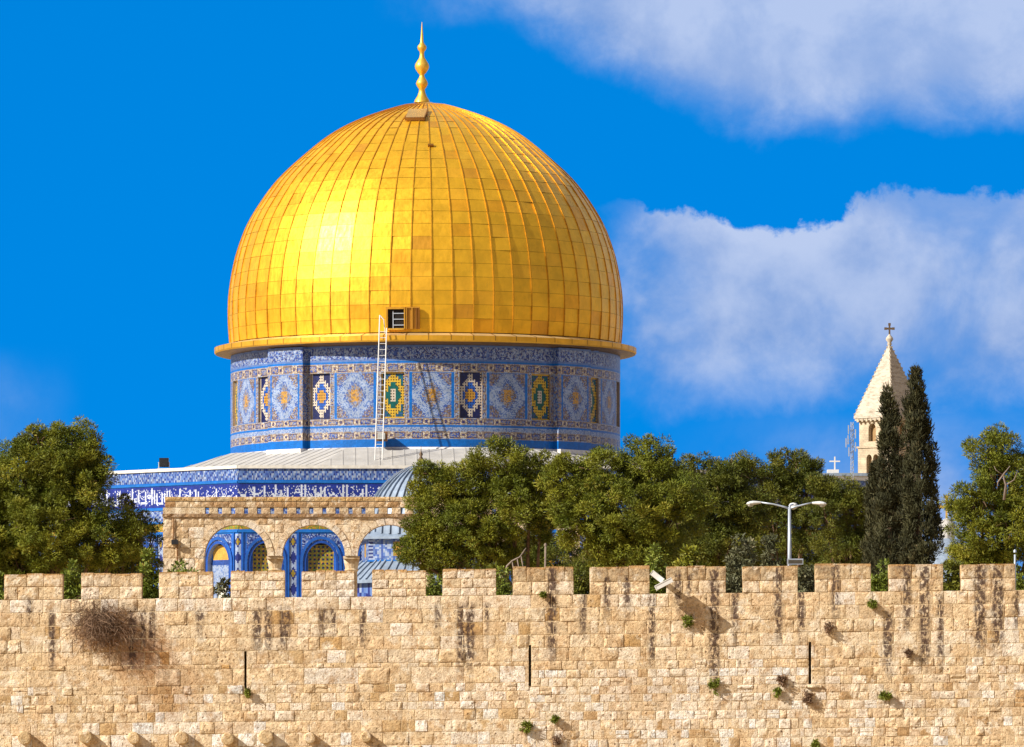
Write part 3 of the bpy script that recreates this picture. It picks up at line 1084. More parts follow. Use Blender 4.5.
# octagon wall: one face with its mosaic, niches and arches, copied round
NU, NVV = 344, 200
CU, CV = SIDE / NU, 0.06
BAY = SIDE / 7
def arch_half(bx):
    return 0.86
def in_niche(x, z):
    b = math.floor((x + SIDE / 2) / BAY)
    c = -SIDE / 2 + (b + .5) * BAY
    dx = abs(x - c)
    if dx > 0.86 or z < 1.0: return None
    if z < 6.9 or (z - 6.9) ** 2 * 0.62 + dx * dx < 0.86 ** 2: return b, (x - c), z
    return None
def wall_col(i, j):
    x, z = -SIDE / 2 + (i + .5) * CU, (j + .5) * CV
    if z > 11.85: return jit(CR, .05)
    if z > 11.25: return jit(pick(WB, LB, LB, MB_), .12) if (i // 2 % 4) else jit(pick(MB_, LB), .2)
    if z > 11.05: return jit(CY, .1)
    if z > 9.95:
        q = mnoise.noise(Vector((i * 0.42, j * 0.62, 2.2))) + .7 * mnoise.noise(Vector((i * 1.1, j * .8, 5.9)))
        col_n = mnoise.noise(Vector((i * 0.9, 0.5, 7.7)))
        if col_n > .28 and z > 10.2: q += .7
        if z < 10.25 and mnoise.noise(Vector((i * .3, 3.3, 1.1))) > 0: q += .35
        return jit(pick(WB, WB, LB) if q > 0.22 else pick(DB, (0.02, .05, .30)), .15)
    if z > 9.75: return jit(CY, .1)
    if z > 9.2: return jit(pick(WB, LB) if (i // 3 + j // 2) % 3 else MB_, .15)
    if z > 9.08: return jit(CY, .1)
    if z > 8.62: return jit(pick(OG, GO, (0.12, .2, .04), OG), .2)
    if z > 8.42: return jit(CY, .1)
    bx = (x + SIDE / 2) % BAY
    d = min(bx, BAY - bx)
    if z < 3.2: return jit((0.62, 0.60, 0.58), .08) if d > .3 else jit((.5, .47, .45), .08)
    if d < 0.30:
        if d > .20: return jit((0.02, .10, .45), .15)
        v = abs(((z * 1.0) % 0.84) - 0.42) / 0.42
        u = d / 0.22
        if u + v < .55: return jit(OG if int(z / .84) % 2 else DB, .2)
        return jit(WB if u + v > .9 else DB, .15)
    if in_niche(x, z): return None
    if d < .46: return jit((0.02, .12, .50), .15)
    return jit(pick(WB, LB, MB_, DB), .15)
def script_mb():
    m = MB()
    nu, nv = 420, 20
    dx, h = SIDE / nu, 1.12
    strokes = np.zeros((nv, nu))
    x = 0
    while x < nu - 8:                       # tall stems, loops and sweeping tails
        k = random.random()
        if k < .35:
            a = random.randint(3, 6)
            strokes[a:random.randint(14, 19), x:x + 2] = 1; x += 4
        elif k < .6:
            w = random.randint(5, 9); y = random.randint(3, 6)
            strokes[y:y + 2, x:x + w] = 1; strokes[y:y + 4, x + w - 2:x + w] = 1; x += max(3, w - 2)
        elif k < .8:
            y = random.randint(4, 11)
            strokes[y, x + 1:x + 4] = 1; strokes[y + 3, x + 1:x + 4] = 1; strokes[y:y + 4, x:x + 1] = 1; strokes[y:y + 4, x + 4:x + 5] = 1; x += 6
        else:
            w = random.randint(6, 14); y0 = random.randint(8, 14)
            for q in range(w):
                yy = int(y0 - 5 * math.sin(q / w * PI))
                strokes[yy:yy + 2, min(nu - 1, x + q)] = 1
            x += random.randint(2, 4)
    for q in range(900):
        strokes[random.randint(2, 17), random.randint(0, nu - 1)] = 1
    m.grid(nu, nv, lambda i, j: (-SIDE / 2 + i * dx, -AP - .004, 9.94 + j * h / nv), lambda i, j: jit((0.50, .54, .64), .1) if strokes[j, i] and 0 < j < nv - 1 else jit((0.010, .026, .22), .25))
    m.grid(300, 5, lambda i, j: (-SIDE / 2 + i * SIDE / 300, -AP - .004, 11.26 + j * .115), lambda i, j: jit(pick(WB, LB, LB, MB_), .15) if (i * 2 + j * 3) % 7 else jit(DB, .2))
    return m
def niche_mb():
    m = MB()
    for b in range(7):
        c = -SIDE / 2 + (b + .5) * BAY
        blind = b == 6
        nu, nv = 32, 124
        def col(i, j, b=b, blind=blind):
            u = (i - 15.5) / 16.0
            z = 1.0 + (j + .5) * .055
            au = abs(u)
            if z < 3.2: return jit((0.60, 0.58, 0.56), .06)
            if blind:
                if z > 7.05: return jit((.52, .30, .06) if au < .72 else CY, .15)
                if z > 6.8: return jit((0.02, .06, .26), .2)
                if au < .36 and 4.0 < z < 5.6: return jit((.62, .58, .5), .06)
                return jit(pick(WB, WB, WB, LB), .08)
            if au > .78: return jit((0.02, .11, .48), .15)
            if (i % 4) in (1, 2) and (j % 4) in (1, 2): return jit(NV, .3)
            return jit(pick(OG, OG, (0.16, .22, .04), GO), .2)
        m.grid(nu, nv, lambda i, j: (c - .9 + 1.8 * i / nu, -AP + .26, 1.0 + j * .055), col)
    return m
def frame_mb():
    m = MB()
    for b in range(7):
        c = -SIDE / 2 + (b + .5) * BAY
        for rr, wd, pr_, cc in ((0.80, .13, .02, (0.008, .06, .32)), (0.96, .15, .07, (0.012, .09, .40))):
            pts = [(-rr, 3.2)]
            for q in range(15):
                a = PI - PI * q / 14
                pts.append((rr * math.cos(a), 6.9 + rr * 1.27 * math.sin(a)))
            pts.append((rr, 3.2))
            for (p, q) in zip(pts[:-1], pts[1:]):
                n = Vector((-(q[1] - p[1]), q[0] - p[0])).normalized() * wd
                def cross(pt): 
                    n2 = Vector((pt[0], max(0, pt[1] - 6.9) / 1.27)) if pt[1] > 6.9 else Vector((1 if pt[0] > 0 else -1, 0))
                    n2 = n2.normalized() * wd
                    return (pt[0] + n2.x, pt[1] + n2.y)
                po, qo = cross(p), cross(q)
                y = -AP - pr_
                yb = -AP + .26
                m.face([(c + p[0], y, p[1]), (c + q[0], y, q[1]), (c + qo[0], y, qo[1]), (c + po[0], y, po[1])], jit(cc, .08))
                m.face([(c + p[0], y, p[1]), (c + p[0], yb, p[1]), (c + q[0], yb, q[1]), (c + q[0], y, q[1])], jit(WB, .08))
                m.face([(c + po[0], y, po[1]), (c + qo[0], y, qo[1]), (c + qo[0], yb, qo[1]), (c + po[0], yb, po[1])], jit(cc, .08))
        for x in (-BAY / 2 + .22, BAY / 2 - .30):
            m.box(c + x, c + x + .08, -AP - .06, -AP + .1, 3.2, 8.5, jit((0.008, .09, .40), .08))
    for zz in (3.15, 8.48, 9.08, 9.78, 11.1):
        m.box(-SIDE / 2, SIDE / 2, -AP - .05, -AP + .1, zz, zz + .1, (0.008, .13, .46))
    m.box(-SIDE / 2 - .02, SIDE / 2 + .02, -AP - .09, -AP + .5, 11.86, 12.02, (.66, .63, .58))
    return m
wf = MB()
wf.grid(NU, NVV - 1, lambda i, j: (-SIDE / 2 + i * CU, -AP, j * CV), wall_col)
wface = wf.build('wall', M_TILE, shrine)
fr = frame_mb().build('arch_frames', M_TILE, wface)
nb = niche_mb().build('niche_panels', M_TILE, wface)
sb = script_mb().build('inscription_band', M_TILE, wface)
for k in range(1, 8):
    a = k * PI / 4
    w2 = dup(wface, shrine, a)
    dup(fr, w2); dup(nb, w2); dup(sb, w2)

# ladder from the roof up to the hatch, lamp box, roof projector
lad = thing('ladder', 'tall white metal ladder leaning on the gilded cornice', 'ladder', (XC, 400, ZP), ROT)
def lad_pts(x): 
    return [Vector((x - .22, -13.3, 12.86)), Vector((x + .02, -12.05, 19.95))]
for side, nm in ((-.2, 0), (.2, 1)):
    m = MB()
    p, q = lad_pts(-2.52 + side)
    if side < 0: q = p + (q - p) * 1.13
    else: q = p + (q - p) * 1.03
    m.tube([p, q], 0.036, 6)
    if side < 0: m.tube([q, q + Vector((.22, -.05, -.25)), q + Vector((.3, .25, -1.0))], .03, 6)
    m.build('rail', M_WHITE, lad)
p, q = lad_pts(-2.52)
for k in range(22):
    m = MB()
    c = p + (q - p) * (0.03 + k * .97 / 21)
    m.tube([c + Vector((-.2, 0, 0)), c + Vector((.2, 0, 0))], .018, 5)
    m.build('rung', M_WHITE, lad)
c = p + (q - p) * .27
m = MB()
lb = thing('lamp_box', 'small brown lamp box behind the foot of the white ladder', 'lamp', (XC, 400, ZP), ROT)
m.box(-2.93, -2.25, -11.75, -11.02, 14.0, 14.5)
m.build('housing', M_BROWNMETAL, lb)
m = MB(); m.box(-2.80, -2.38, -11.8, -11.752, 14.08, 14.42); m.build('lens', M_GLASS, lb)

p = P(164, 469.6, 380.4)
fl = thing('floodlight', 'black box floodlight on the left roof edge of the blue shrine', 'floodlight', p)
m = MB(); m.box(-.25, .25, -.22, .22, .14, .62); m.box(-.22, .22, -.3, -.221, .18, .58); m.build('housing', M_DARK, fl)
m = MB(); m.box(-.34, .34, -.3, .3, -.02, .06); m.box(-.3, -.26, -.05, .05, .062, .4); m.box(.26, .3, -.05, .05, .062, .4); m.build('base_block', M_WHITE, fl)

# ------------------------------------------------------------------ the small domed pavilion in front
PX, PY = (421 - 512) / F * 366, 366.0
pav = thing('domed_pavilion', 'small open pavilion with a ribbed grey dome before the blue shrine', 'pavilion', (PX, PY, ZP), math.radians(8))
SP = F / PY
def pl(py): return (YH - py) / SP + CZ - ZP
m = MB()
R_ = 2.95
dz = pl(536)
hd = pl(465) - dz
prof = []
for q in range(13):
    t = q / 12
    prof.append((R_ * math.cos(t * PI / 2) ** 1.25 if q < 12 else 0.03, dz + hd * math.sin(t * PI / 2)))
m.lathe(prof, 48)
for k in range(36):
    a = 2 * PI * k / 36
    ca, sa = math.cos(a), math.sin(a)
    for (r0, z0), (r1, z1) in zip(prof[:-2], prof[1:-1]):
        u = Vector((-sa, ca, 0)) * .04
        A, B = Vector((r0 * ca, r0 * sa, z0)), Vector((r1 * ca, r1 * sa, z1))
        o_ = Vector((ca, sa, .5)) * .09
        m.face([A - u, A - u + o_, B - u + o_, B - u]); m.face([A + u + o_, A + u, B + u, B + u + o_]); m.face([A - u + o_, A + u + o_, B + u + o_, B - u + o_])
m.build('dome', M_LEADG, pav)
m = MB(); zf = pl(465)
m.lathe([(.12, zf - .1), (.06, zf + .1), (.16, zf + .28), (.05, zf + .44), (.11, zf + .56), (.03, zf + .68), (.01, zf + 1.0)], 10)
m.build('finial', M_CROSS, pav, True)
m = MB()
NH = 6
def hexp(k, r, z): 
    a = PI / 6 + k * PI / 3
    return Vector((r * math.cos(a), r * math.sin(a), z))
zb_ = pl(563)
for k in range(NH):
    A, B = hexp(k, 3.35, zb_), hexp(k + 1, 3.35, zb_)
    hz = dz - .1 - zb_
    def pc(i, j, A=A, B=B): return A.lerp(B, i / 30) + Vector((0, 0, hz * j / 14))
    def cc(i, j):
        if j == 0 or j == 13: return jit(CY, .1)
        if i < 2 or i > 27: return jit(WB if j % 2 else DB, .1)
        if 12 <= i < 18 and 3 <= j < 11: return jit(GO if 13 <= i < 17 else OG, .1)
        if i % 6 == 0: return jit(MB_, .1)
        return jit(pick(WB, WB, LB, LB, MB_), .1)
    m.grid(30, 14, pc, cc)
m.build('drum', M_TILE, pav)
m = MB()
for k in range(NH):
    m.face([hexp(k, 3.7, dz - .12), hexp(k + 1, 3.7, dz - .12), hexp(k + 1, 2.8, dz + .22), hexp(k, 2.8, dz + .22)])
    m.face([hexp(k, 3.7, dz - .12), hexp(k + 1, 3.7, dz - .12), hexp(k + 1, 3.7, dz - .24), hexp(k, 3.7, dz - .24)])
    m.face([hexp(k, 3.7, dz - .24), hexp(k + 1, 3.7, dz - .24), hexp(k + 1, 3.3, dz - .24), hexp(k, 3.3, dz - .24)])
m.build('eave', M_LEADG, pav)
m = MB()
ze = pl(582)
def el(k, r, z):
    a = 2 * PI * k / 11
    return Vector((r * math.cos(a), r * math.sin(a), z))
for k in range(11):
    m.face([el(k, 4.5, ze), el(k + 1, 4.5, ze), el(k + 1, 3.3, zb_), el(k, 3.3, zb_)])
    for q in range(5):
        A, B = el(k, 4.5, ze).lerp(el(k + 1, 4.5, ze), q / 5), el(k, 3.3, zb_).lerp(el(k + 1, 3.3, zb_), q / 5)
        u = (el(k + 1, 1, 0) - el(k, 1, 0)).normalized() * .04
        o_ = Vector((0, 0, .1))
        m.face([A - u + o_, A + u + o_, B + u + o_, B - u + o_]); m.face([A - u, A - u + o_, B - u + o_, B - u]); m.face([A + u + o_, A + u, B + u, B + u + o_])
    m.face([el(k, 4.5, ze), el(k + 1, 4.5, ze), el(k + 1, 4.5, ze - .15), el(k, 4.5, ze - .15)])
m.build('roof', M_LEADG, pav)
m = MB()
for k in range(11):                        # ring of round arches on the columns
    A, B = el(k, 4.15, 0), el(k + 1, 4.15, 0)
    w = (B - A).length
    zs, ztop = ze - 2.2, ze - .05
    n = 14
    rr = w / 2 - .16
    for i in range(n):
        x0, x1 = i / n, (i + 1) / n
        def zz(x):
            d = abs(x - .5) * w
            return zs + math.sqrt(max(0, rr * rr - d * d)) if d < rr else zs
        for (f0, f1) in ((0, .5), (.5, 1)):
            p0, p1 = A.lerp(B, x0), A.lerp(B, x1)
            za0, za1 = zz(x0), zz(x1)
            m.face([(p0.x, p0.y, za0 + (ztop - za0) * f0), (p1.x, p1.y, za1 + (ztop - za1) * f0), (p1.x, p1.y, za1 + (ztop - za1) * f1), (p0.x, p0.y, za0 + (ztop - za0) * f1)], jit(pick(DB, MB_, LB, WB), .1))
m.build('arch_ring', M_TILE, pav)
m = MB()
m.lathe([(.28, 0), (.28, .2), (.19, .3), (.17, ze - 2.9), (.2, ze - 2.7), (.3, ze - 2.3), (.3, ze - 2.2)], 12)
c0 = m.build('column', M_MARBLE, pav, True)
c0.location = el(0, 4.15, 0)
for k in range(1, 11):
    d = dup(c0, pav); d.location = el(k, 4.15, 0)

# ------------------------------------------------------------------ stone arcade at the head of the steps
AD = 341.0
SA = F / AD
def ax(px): return (px - 512) / SA
def az(py): return CZ + (YH - py) / SA
arc = thing('stone_arcade', 'weathered golden stone arcade of round arches before the blue shrine', 'arcade', (0, AD, 0))
st = Stones()
AR = 31.5 / SA
ZS = az(556)                               # springing line
ZT = az(516.5)
CEN = [236, 313.5, 389, 465, 541]
zero = lambda X, Z: (0.25 * max(0, mnoise.noise(Vector((X * 1.5, Z * .6, 3)))), 0.5 * max(0, mnoise.noise(Vector((X * .8, Z * .8, 7)))), 0)
ATN0 = [(0.64, 0.47, 0.29), (0.67, 0.52, 0.34), (0.71, 0.59, 0.44), (0.58, 0.40, 0.22), (0.54, 0.35, 0.18)]
ATN = [tuple(min(.8, q * f_) for q, f_ in zip(c, (1.10, 1.20, 1.42))) for c in ATN0]
# core: solid left pier and spandrels (front and back faces, soffits)
def spandrel(cx, x0, x1):
    n = 28
    pts = [(cx - AR * math.cos(PI * q / n), ZS + AR * math.sin(PI * q / n)) for q in range(n + 1)]
    b = len(st.v)
    cols = [(x0, ZS)] + pts + [(x1, ZS)]
    # strips up to ZT, subdivided for tint variation
    NZ = 5
    for yy in (0.0, 1.1):
        b = len(st.v)
        for (x, z) in cols:
            for q in range(NZ + 1):
                Z = z + (ZT - z) * q / NZ
                st.v.append((x, yy, Z))
                n_ = mnoise.noise(Vector((x * 1.4, Z * 1.7, 2.0)))
                t = ATN[1] if n_ > .1 else ATN[0]
                st.t.append((*t, 1)); st.k.append((*zero(x, Z), 1))
        for i in range(len(cols) - 1):
            for q in range(NZ):
                a = b + i * (NZ + 1) + q
                st.f.append((a, a + NZ + 1, a + NZ + 2, a + 1) if yy == 0 else (a, a + 1, a + NZ + 2, a + NZ + 1))
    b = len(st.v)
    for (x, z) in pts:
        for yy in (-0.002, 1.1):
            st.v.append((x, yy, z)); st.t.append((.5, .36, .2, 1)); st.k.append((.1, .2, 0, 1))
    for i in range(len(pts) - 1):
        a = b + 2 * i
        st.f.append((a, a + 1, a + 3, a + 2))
    # voussoirs, slightly proud, jointed
    nv = 13
    for q in range(nv):
        a0, a1 = PI * (q + .03) / nv, PI * (q + .97) / nv
        tn = jit(random.choice(ATN[:3]), .1)
        pr_ = random.uniform(.02, .05)
        b = len(st.v)
        for rr in (AR - .005, AR + .30):
            for aa in (a0, (a0 + a1) / 2, a1):
                for yy in (-pr_, 0.02):
                    st.v.append((cx - rr * math.cos(aa), yy, ZS + rr * math.sin(aa))); st.t.append((*tn, 1)); st.k.append((*zero(cx + aa, q), 1))
        for s0 in (0, 2):
            st.f.append((b + s0, b + s0 + 2, b + 6 + s0 + 2, b + 6 + s0))
            st.f.append((b + 6 + s0, b + 6 + s0 + 2, b + 6 + s0 + 3, b + 6 + s0 + 1))
            st.f.append((b + s0 + 1, b + s0 + 3, b + s0 + 2, b + s0))
        st.f.append((b, b + 6, b + 7, b + 1)); st.f.append((b + 4, b + 5, b + 11, b + 10))
    # rough wall blocks in the spandrel corners
    for row in range(5):
        z0 = ZS + .02 + row * (ZT - ZS - .03) / 5
        z1 = z0 + (ZT - ZS - .03) / 5
        h = z0 - ZS
        lim = AR + .33
        dx = math.sqrt(max(0, lim * lim - (max(0, h)) ** 2))
        for (p, q) in ((x0, cx - dx), (cx + dx, x1)):
            x = p
            while x < q - .1:
                w = min(random.uniform(.35, .75), q - x)
                if q - (x + w) < .15: w = q - x
                st.block(x, x + w, z0, z1, jit(random.choice(ATN), .12), zero, y=0.0, prot=random.uniform(.012, .045), cell=.12, rough=.02, gap=.008, seed=random.random() * 50)
                x += w
        if h > AR + .33:
            pass
mids = [ax(204)] + [ax((a + b) / 2) for a, b in zip(CEN[:-1], CEN[1:])] + [ax(580)]
for i, c in enumerate(CEN):
    spandrel(ax(c), mids[i], mids[i + 1])
# left pier, down to the platform
x0, x1 = ax(163), ax(204)
st.box(x0, x1 - .002, 0.0, 1.1, 3.4, ZT, (0.50, 0.37, 0.22))
z = ZT
while z > 5:
    h = random.uniform(.45, .7)
    x = x0
    while x < x1 - .02:
        w = random.uniform(.4, .95)
        if x1 - (x + w) < .25: w = x1 - x
        st.block(x, x + w, z - h, z, jit(random.choice(ATN), .12), zero, prot=random.uniform(.015, .07), cell=.12, rough=.035, gap=.012, seed=random.random() * 50)
        x += w
    z -= h
st.build('arch_wall', M_STONE, arc)
# moulding, row of square openings, two parapet courses
xe = ax(580)
m = Stones()
m.block(x0 - .03, xe, az(517.2), az(513.6), (0.40, 0.27, 0.15), lambda X, Z: (.4, .3, 0), y=-.03, prot=.14, cell=.2, gap=.0, back=1.1)
m.box(x0 - .03, xe, -.05, 1.15, az(516.8), az(513.9), (0.44, 0.3, 0.17))
m.build('string_moulding', M_STONE, arc)
m = Stones()
zo0, zo1 = az(513.8), az(507.6)
m.box(x0, ax(205), -.02, 1.05, zo0, zo1, (0.62, 0.51, 0.36))
x = ax(209)
while x < xe - .5:
    m.block(x, x + .43, zo0, zo1, jit((0.60, 0.48, 0.33), .1), zero, y=0.0, prot=.03, cell=.15, gap=.0, back=.04)
    m.box(x + .003, x + .427, 0.0, 0.8, zo0 + .003, zo1 - .003, (.5, .38, .24))
    x += 13.05 / SA
m.build('pierced_course', M_STONE, arc)
m = Stones()
for (pa, pb, tns) in ((507.5, 501.4, [(0.36, 0.21, 0.10), (0.45, 0.29, 0.15), (0.40, 0.26, 0.14), (0.55, 0.43, 0.29)]), (501.3, 496.6, [(0.56, 0.37, 0.15), (0.50, 0.33, 0.14), (0.58, 0.46, 0.28)])):
    zc0, zc1 = az(pa), az(pb)
    m.box(x0 + .1, xe, .02, 1.0, zc0 + .004, zc1 - .012, (.6, .48, .33))
    x = x0 + .08
    while x < xe - .1:
        w = random.uniform(.45, .85)
        if xe - (x + w) < .3: w = xe - x
        m.block(x, x + w, zc0, zc1, jit(random.choice(tns), .12), zero, y=0.02, prot=random.uniform(.03, .06), cell=.12, gap=.012, seed=random.random() * 50)
        x += w
m.build('parapet', M_STONE, arc)
# columns with capitals
cm = MB()
def column(px, slender=False):
    c = ax(px)
    r = .30 if not slender else .24
    o_ = MB()
    zcap = az(571)
    o_.lathe([(r * 1.3, ZP), (r * 1.3, ZP + .2), (r, ZP + .32), (r * .93, zcap)], 16)
    co = o_.build('column', M_STONE_T, arc, True, (c, .55, 0))
    q = MB()
    q.box(-.39, .39, -.5, .5, ZS - .13, ZS - .003)
    q.lathe([(r * .95, zcap - .02), (r * 1.15, zcap + .06), (r * 1.0, zcap + .14), (r * 1.2, ZS - .30), (r * 1.28, ZS - .132)], 16)
    q.build('capital', M_STONE_T, co)
def _st2(k, b):
    co = k.coord()
    n = k.noise(co, 3.5, 6, .65)
    c = k.mix(k.ramp(n, .35, .65), (0.42, .29, .16), (0.66, .55, .41))
    k.set(b.inputs['Base Color'], c)
    bump(k, b, n, .6, .08)
M_STONE_T = mat('dressed_limestone', _st2, .9, 0, .15)
for a, b in zip(CEN[:-1], CEN[1:]):
    column((a + b) / 2 + (0.0))
column(577)
# iron conduit and lamp on the left pier
cl_ = thing('wall_lamp', 'small dark lamp on a conduit on the left arcade pier', 'lamp', (ax(175), AD, 0))
m = MB(); m.tube([(-.08, -.09, az(518)), (-.08, -.1, az(542))], .03, 6); m.tube([(.1, -.1, az(543)), (.12, -.1, az(562))], .035, 6); m.build('conduit', M_BROWNMETAL, cl_)
m = MB(); m.box(-.16, .16, -.35, -.06, az(544.5), az(540)); m.build('lamp_head', M_DARK, cl_)

# ------------------------------------------------------------------ church tower far behind
TD = 900.0
ST = F / TD
tw = thing('church_tower', 'cream stone church bell tower with a pyramid spire behind the cypresses', 'tower', ((889.5 - 512) / ST, TD, 0), math.radians(-44))
def tz(py): return CZ + (YH - py) / ST
def _tstone(k, b):
    co = k.coord()
    br = k.n('ShaderNodeTexBrick')
    mp = k.n('ShaderNodeMapping')
    mp.inputs['Rotation'].default_value = (PI / 2, 0, 0)
    sp = k.n('ShaderNodeSeparateXYZ'); k.set(sp.inputs[0], co)
    cb = k.n('ShaderNodeCombineXYZ')
    k.set(cb.inputs[0], k.math('ADD', sp.outputs[0], sp.outputs[1])); k.set(cb.inputs[1], sp.outputs[2])
    k.set(br.inputs['Vector'], cb.outputs[0])
    br.inputs['Scale'].default_value = 1.1
    br.inputs['Color1'].default_value = (0.54, 0.45, 0.33, 1)
    br.inputs['Color2'].default_value = (0.49, 0.40, 0.29, 1)
    br.inputs['Mortar'].default_value = (0.42, 0.36, 0.28, 1)
    br.inputs['Mortar Size'].default_value = .03
    n = k.noise(co, .9, 6, .65)
    k.set(b.inputs['Base Color'], k.mix(1.0, br.outputs[0], k.ramp(n, .3, .7, .72, 1.15), 'MULTIPLY'))
    bump(k, b, br.outputs[1], .4, .05)
M_TSTONE = mat('cream_ashlar', _tstone, .9, 0, .15)
HW = 2.72
m = MB()
def tower_wall(m, hw, za, zb, openings):
    """four faces with arched openings cut through (list of x centre, half width, sill, springing)"""
    for k in range(4):
        M = Matrix.Rotation(k * PI / 2, 4, 'Z')
        xs_ = sorted(set([-hw, hw] + [q for (c, w, s_, p) in openings for q in (c - w, c, c + w)] + [c + w * math.cos(PI * t / 8) for (c, w, s_, p) in openings for t in range(1, 8)]))
        for a, b in zip(xs_[:-1], xs_[1:]):
            mid = (a + b) / 2
            op = [q for q in openings if abs(mid - q[0]) < q[1]]
            segs = []
            if op:
                c, w, s_, p = op[0]
                f = lambda x: p + math.sqrt(max(0, w * w - (x - c) ** 2)) * 1.15
                segs = [((za, za), (s_, s_)), ((f(a), f(b)), (zb, zb))]
            else:
                segs = [((za, za), (zb, zb))]
            for (l0, l1), (u0, u1) in segs:
                m.face([M @ Vector(q) for q in ((a, -hw, l0), (b, -hw, l1), (b, -hw, u1), (a, -hw, u0))])
        for (c, w, s_, p) in openings:
            pts = [(c - w, s_)] + [(c - w * math.cos(PI * t / 8), p + w * 1.15 * math.sin(PI * t / 8)) for t in range(9)] + [(c + w, s_)]
            for q, r in zip(pts, pts[1:] + pts[:1]):
                m.face([M @ Vector(v) for v in ((q[0], -hw, q[1]), (r[0], -hw, r[1]), (r[0], -hw + .55, r[1]), (q[0], -hw + .55, q[1]))])
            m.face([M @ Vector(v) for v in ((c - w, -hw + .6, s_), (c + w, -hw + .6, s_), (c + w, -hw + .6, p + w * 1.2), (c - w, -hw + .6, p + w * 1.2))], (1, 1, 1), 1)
tower_wall(m, HW, tz(447), tz(421), [(-.55, .62, tz(442), tz(429.5)), (1.5, .62, tz(442), tz(429.5))])
tower_wall(m, HW + .12, tz(483), tz(447.3), [(-.95, .45, tz(480), tz(459)), (.15, .45, tz(480), tz(459)), (1.25, .45, tz(480), tz(459))])
tower_wall(m, HW + .2, 6.0, tz(483.3), [(-0.9, .45, tz(520), tz(500)), (.9, .45, tz(520), tz(500))])
for z in (tz(447.5), tz(483.5)):
    m.box(-HW - .25, HW + .25, -HW - .25, HW + .25, z - .12, z + .12)
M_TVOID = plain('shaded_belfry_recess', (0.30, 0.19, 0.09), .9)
m.build('shaft', [M_TSTONE, M_TVOID], tw)
m = MB()
zc = tz(420)
m.box(-HW - .15, HW + .15, -HW - .15, HW + .15, zc - .25, zc)
for k in range(4):
    M = Matrix.Rotation(k * PI / 2, 4, 'Z')
    for i in range(8):
        x = -HW + .2 + i * (2 * HW - .4) / 7
        m.box(x - .14, x + .14, -HW - .5, -HW - .153, zc - .28, zc + .1, (1, 1, 1), 0, M)
m.build('corbel_table', M_TSTONE, tw)
def _spire(k, b):
    co = k.coord()
    sp = k.n('ShaderNodeSeparateXYZ'); k.set(sp.inputs[0], co)
    n = k.noise(k.scale3(co, (1, 1, 3)), 1.2, 6, .7)
    w = k.math('FRACT', k.math('MULTIPLY', sp.outputs[2], 1.5))
    c = k.mix(k.ramp(n, .4, .72), (0.50, 0.45, 0.38), (0.27, 0.22, 0.17))
    c = k.mix(k.math('MULTIPLY', k.ramp(w, .88, .95), .45), c, (0.36, .30, .24))
    k.set(b.inputs['Base Color'], c)
    bump(k, b, w, .3, .05)
M_SPIRE = mat('pale_spire_slabs', _spire, .9, 0, .15)
m = MB()
zs0, zs1 = tz(416.5), tz(345)
hb = HW + .5
m.box(-hb, hb, -hb, hb, zs0 - .28, zs0 - .003)
m.box(-hb + .1, hb - .1, -hb + .1, hb - .1, zs0 - .55, zs0 - .283)
lv = 6
for k in range(4):
    M = Matrix.Rotation(k * PI / 2, 4, 'Z')
    for q in range(lv):
        t0, t1 = q / lv, (q + 1) / lv
        h0, h1 = hb * (1 - t0) + .12 * t0, hb * (1 - t1) + .12 * t1
        z0, z1 = zs0 + (zs1 - zs0) * t0, zs0 + (zs1 - zs0) * t1
        m.face([M @ Vector(v) for v in ((-h0, -h0, z0), (h0, -h0, z0), (h1, -h1, z1), (-h1, -h1, z1))])
    # crockets up the ridge
    for q in range(17):
        t = (q + .5) / 17
        h = hb * (1 - t) + .12 * t
        z = zs0 + (zs1 - zs0) * t
        Mx = M @ Matrix.Translation((-h, -h, z)) @ Matrix.Rotation(PI / 4, 4, 'Z')
        m.box(-.1, .1, -.1, .1, -.1, .11, (1, 1, 1), 0, Mx)
spire = m.build('spire', M_SPIRE, tw)
m = MB()
zd = tz(398)
m.box(.5, 1.3, -2.2, -1.2, zd, zd + 1.3); m.face([(.4, -2.3, zd + 1.3), (1.4, -2.3, zd + 1.3), (1.4, -1.1, zd + 1.9), (.4, -1.1, zd + 1.9)])
m.build('dormer', M_SPIRE, spire)
m = MB()
m.lathe([(.15, zs1 - .1), (.32, zs1 + .1), (.22, zs1 + .3), (.5, zs1 + .7), (.42, zs1 + .95), (.15, zs1 + 1.25), (.1, zs1 + 1.4)], 12)
m.build('spire_knob', M_SPIRE, spire, True)
m = MB()
zx = zs1 + 1.35
M = Matrix.Rotation(math.radians(44), 4, 'Z')
m.box(-.11, .11, -.09, .09, zx, zx + 1.3, (1, 1, 1), 0, M)
m.box(-.5, -.113, -.09, .09, zx + .6, zx + .86, (1, 1, 1), 0, M); m.box(.113, .5, -.09, .09, zx + .6, zx + .86, (1, 1, 1), 0, M)
for (x, z) in ((-.5, .73), (.5, .73), (0, 1.28)):
    m.box(x - .16, x + .16, -.1, .1, zx + z - .16, zx + z + .16, (1, 1, 1), 0, M @ Matrix.Translation((0, 0.0, 0)))
m.build('cross', M_CROSS, tw)

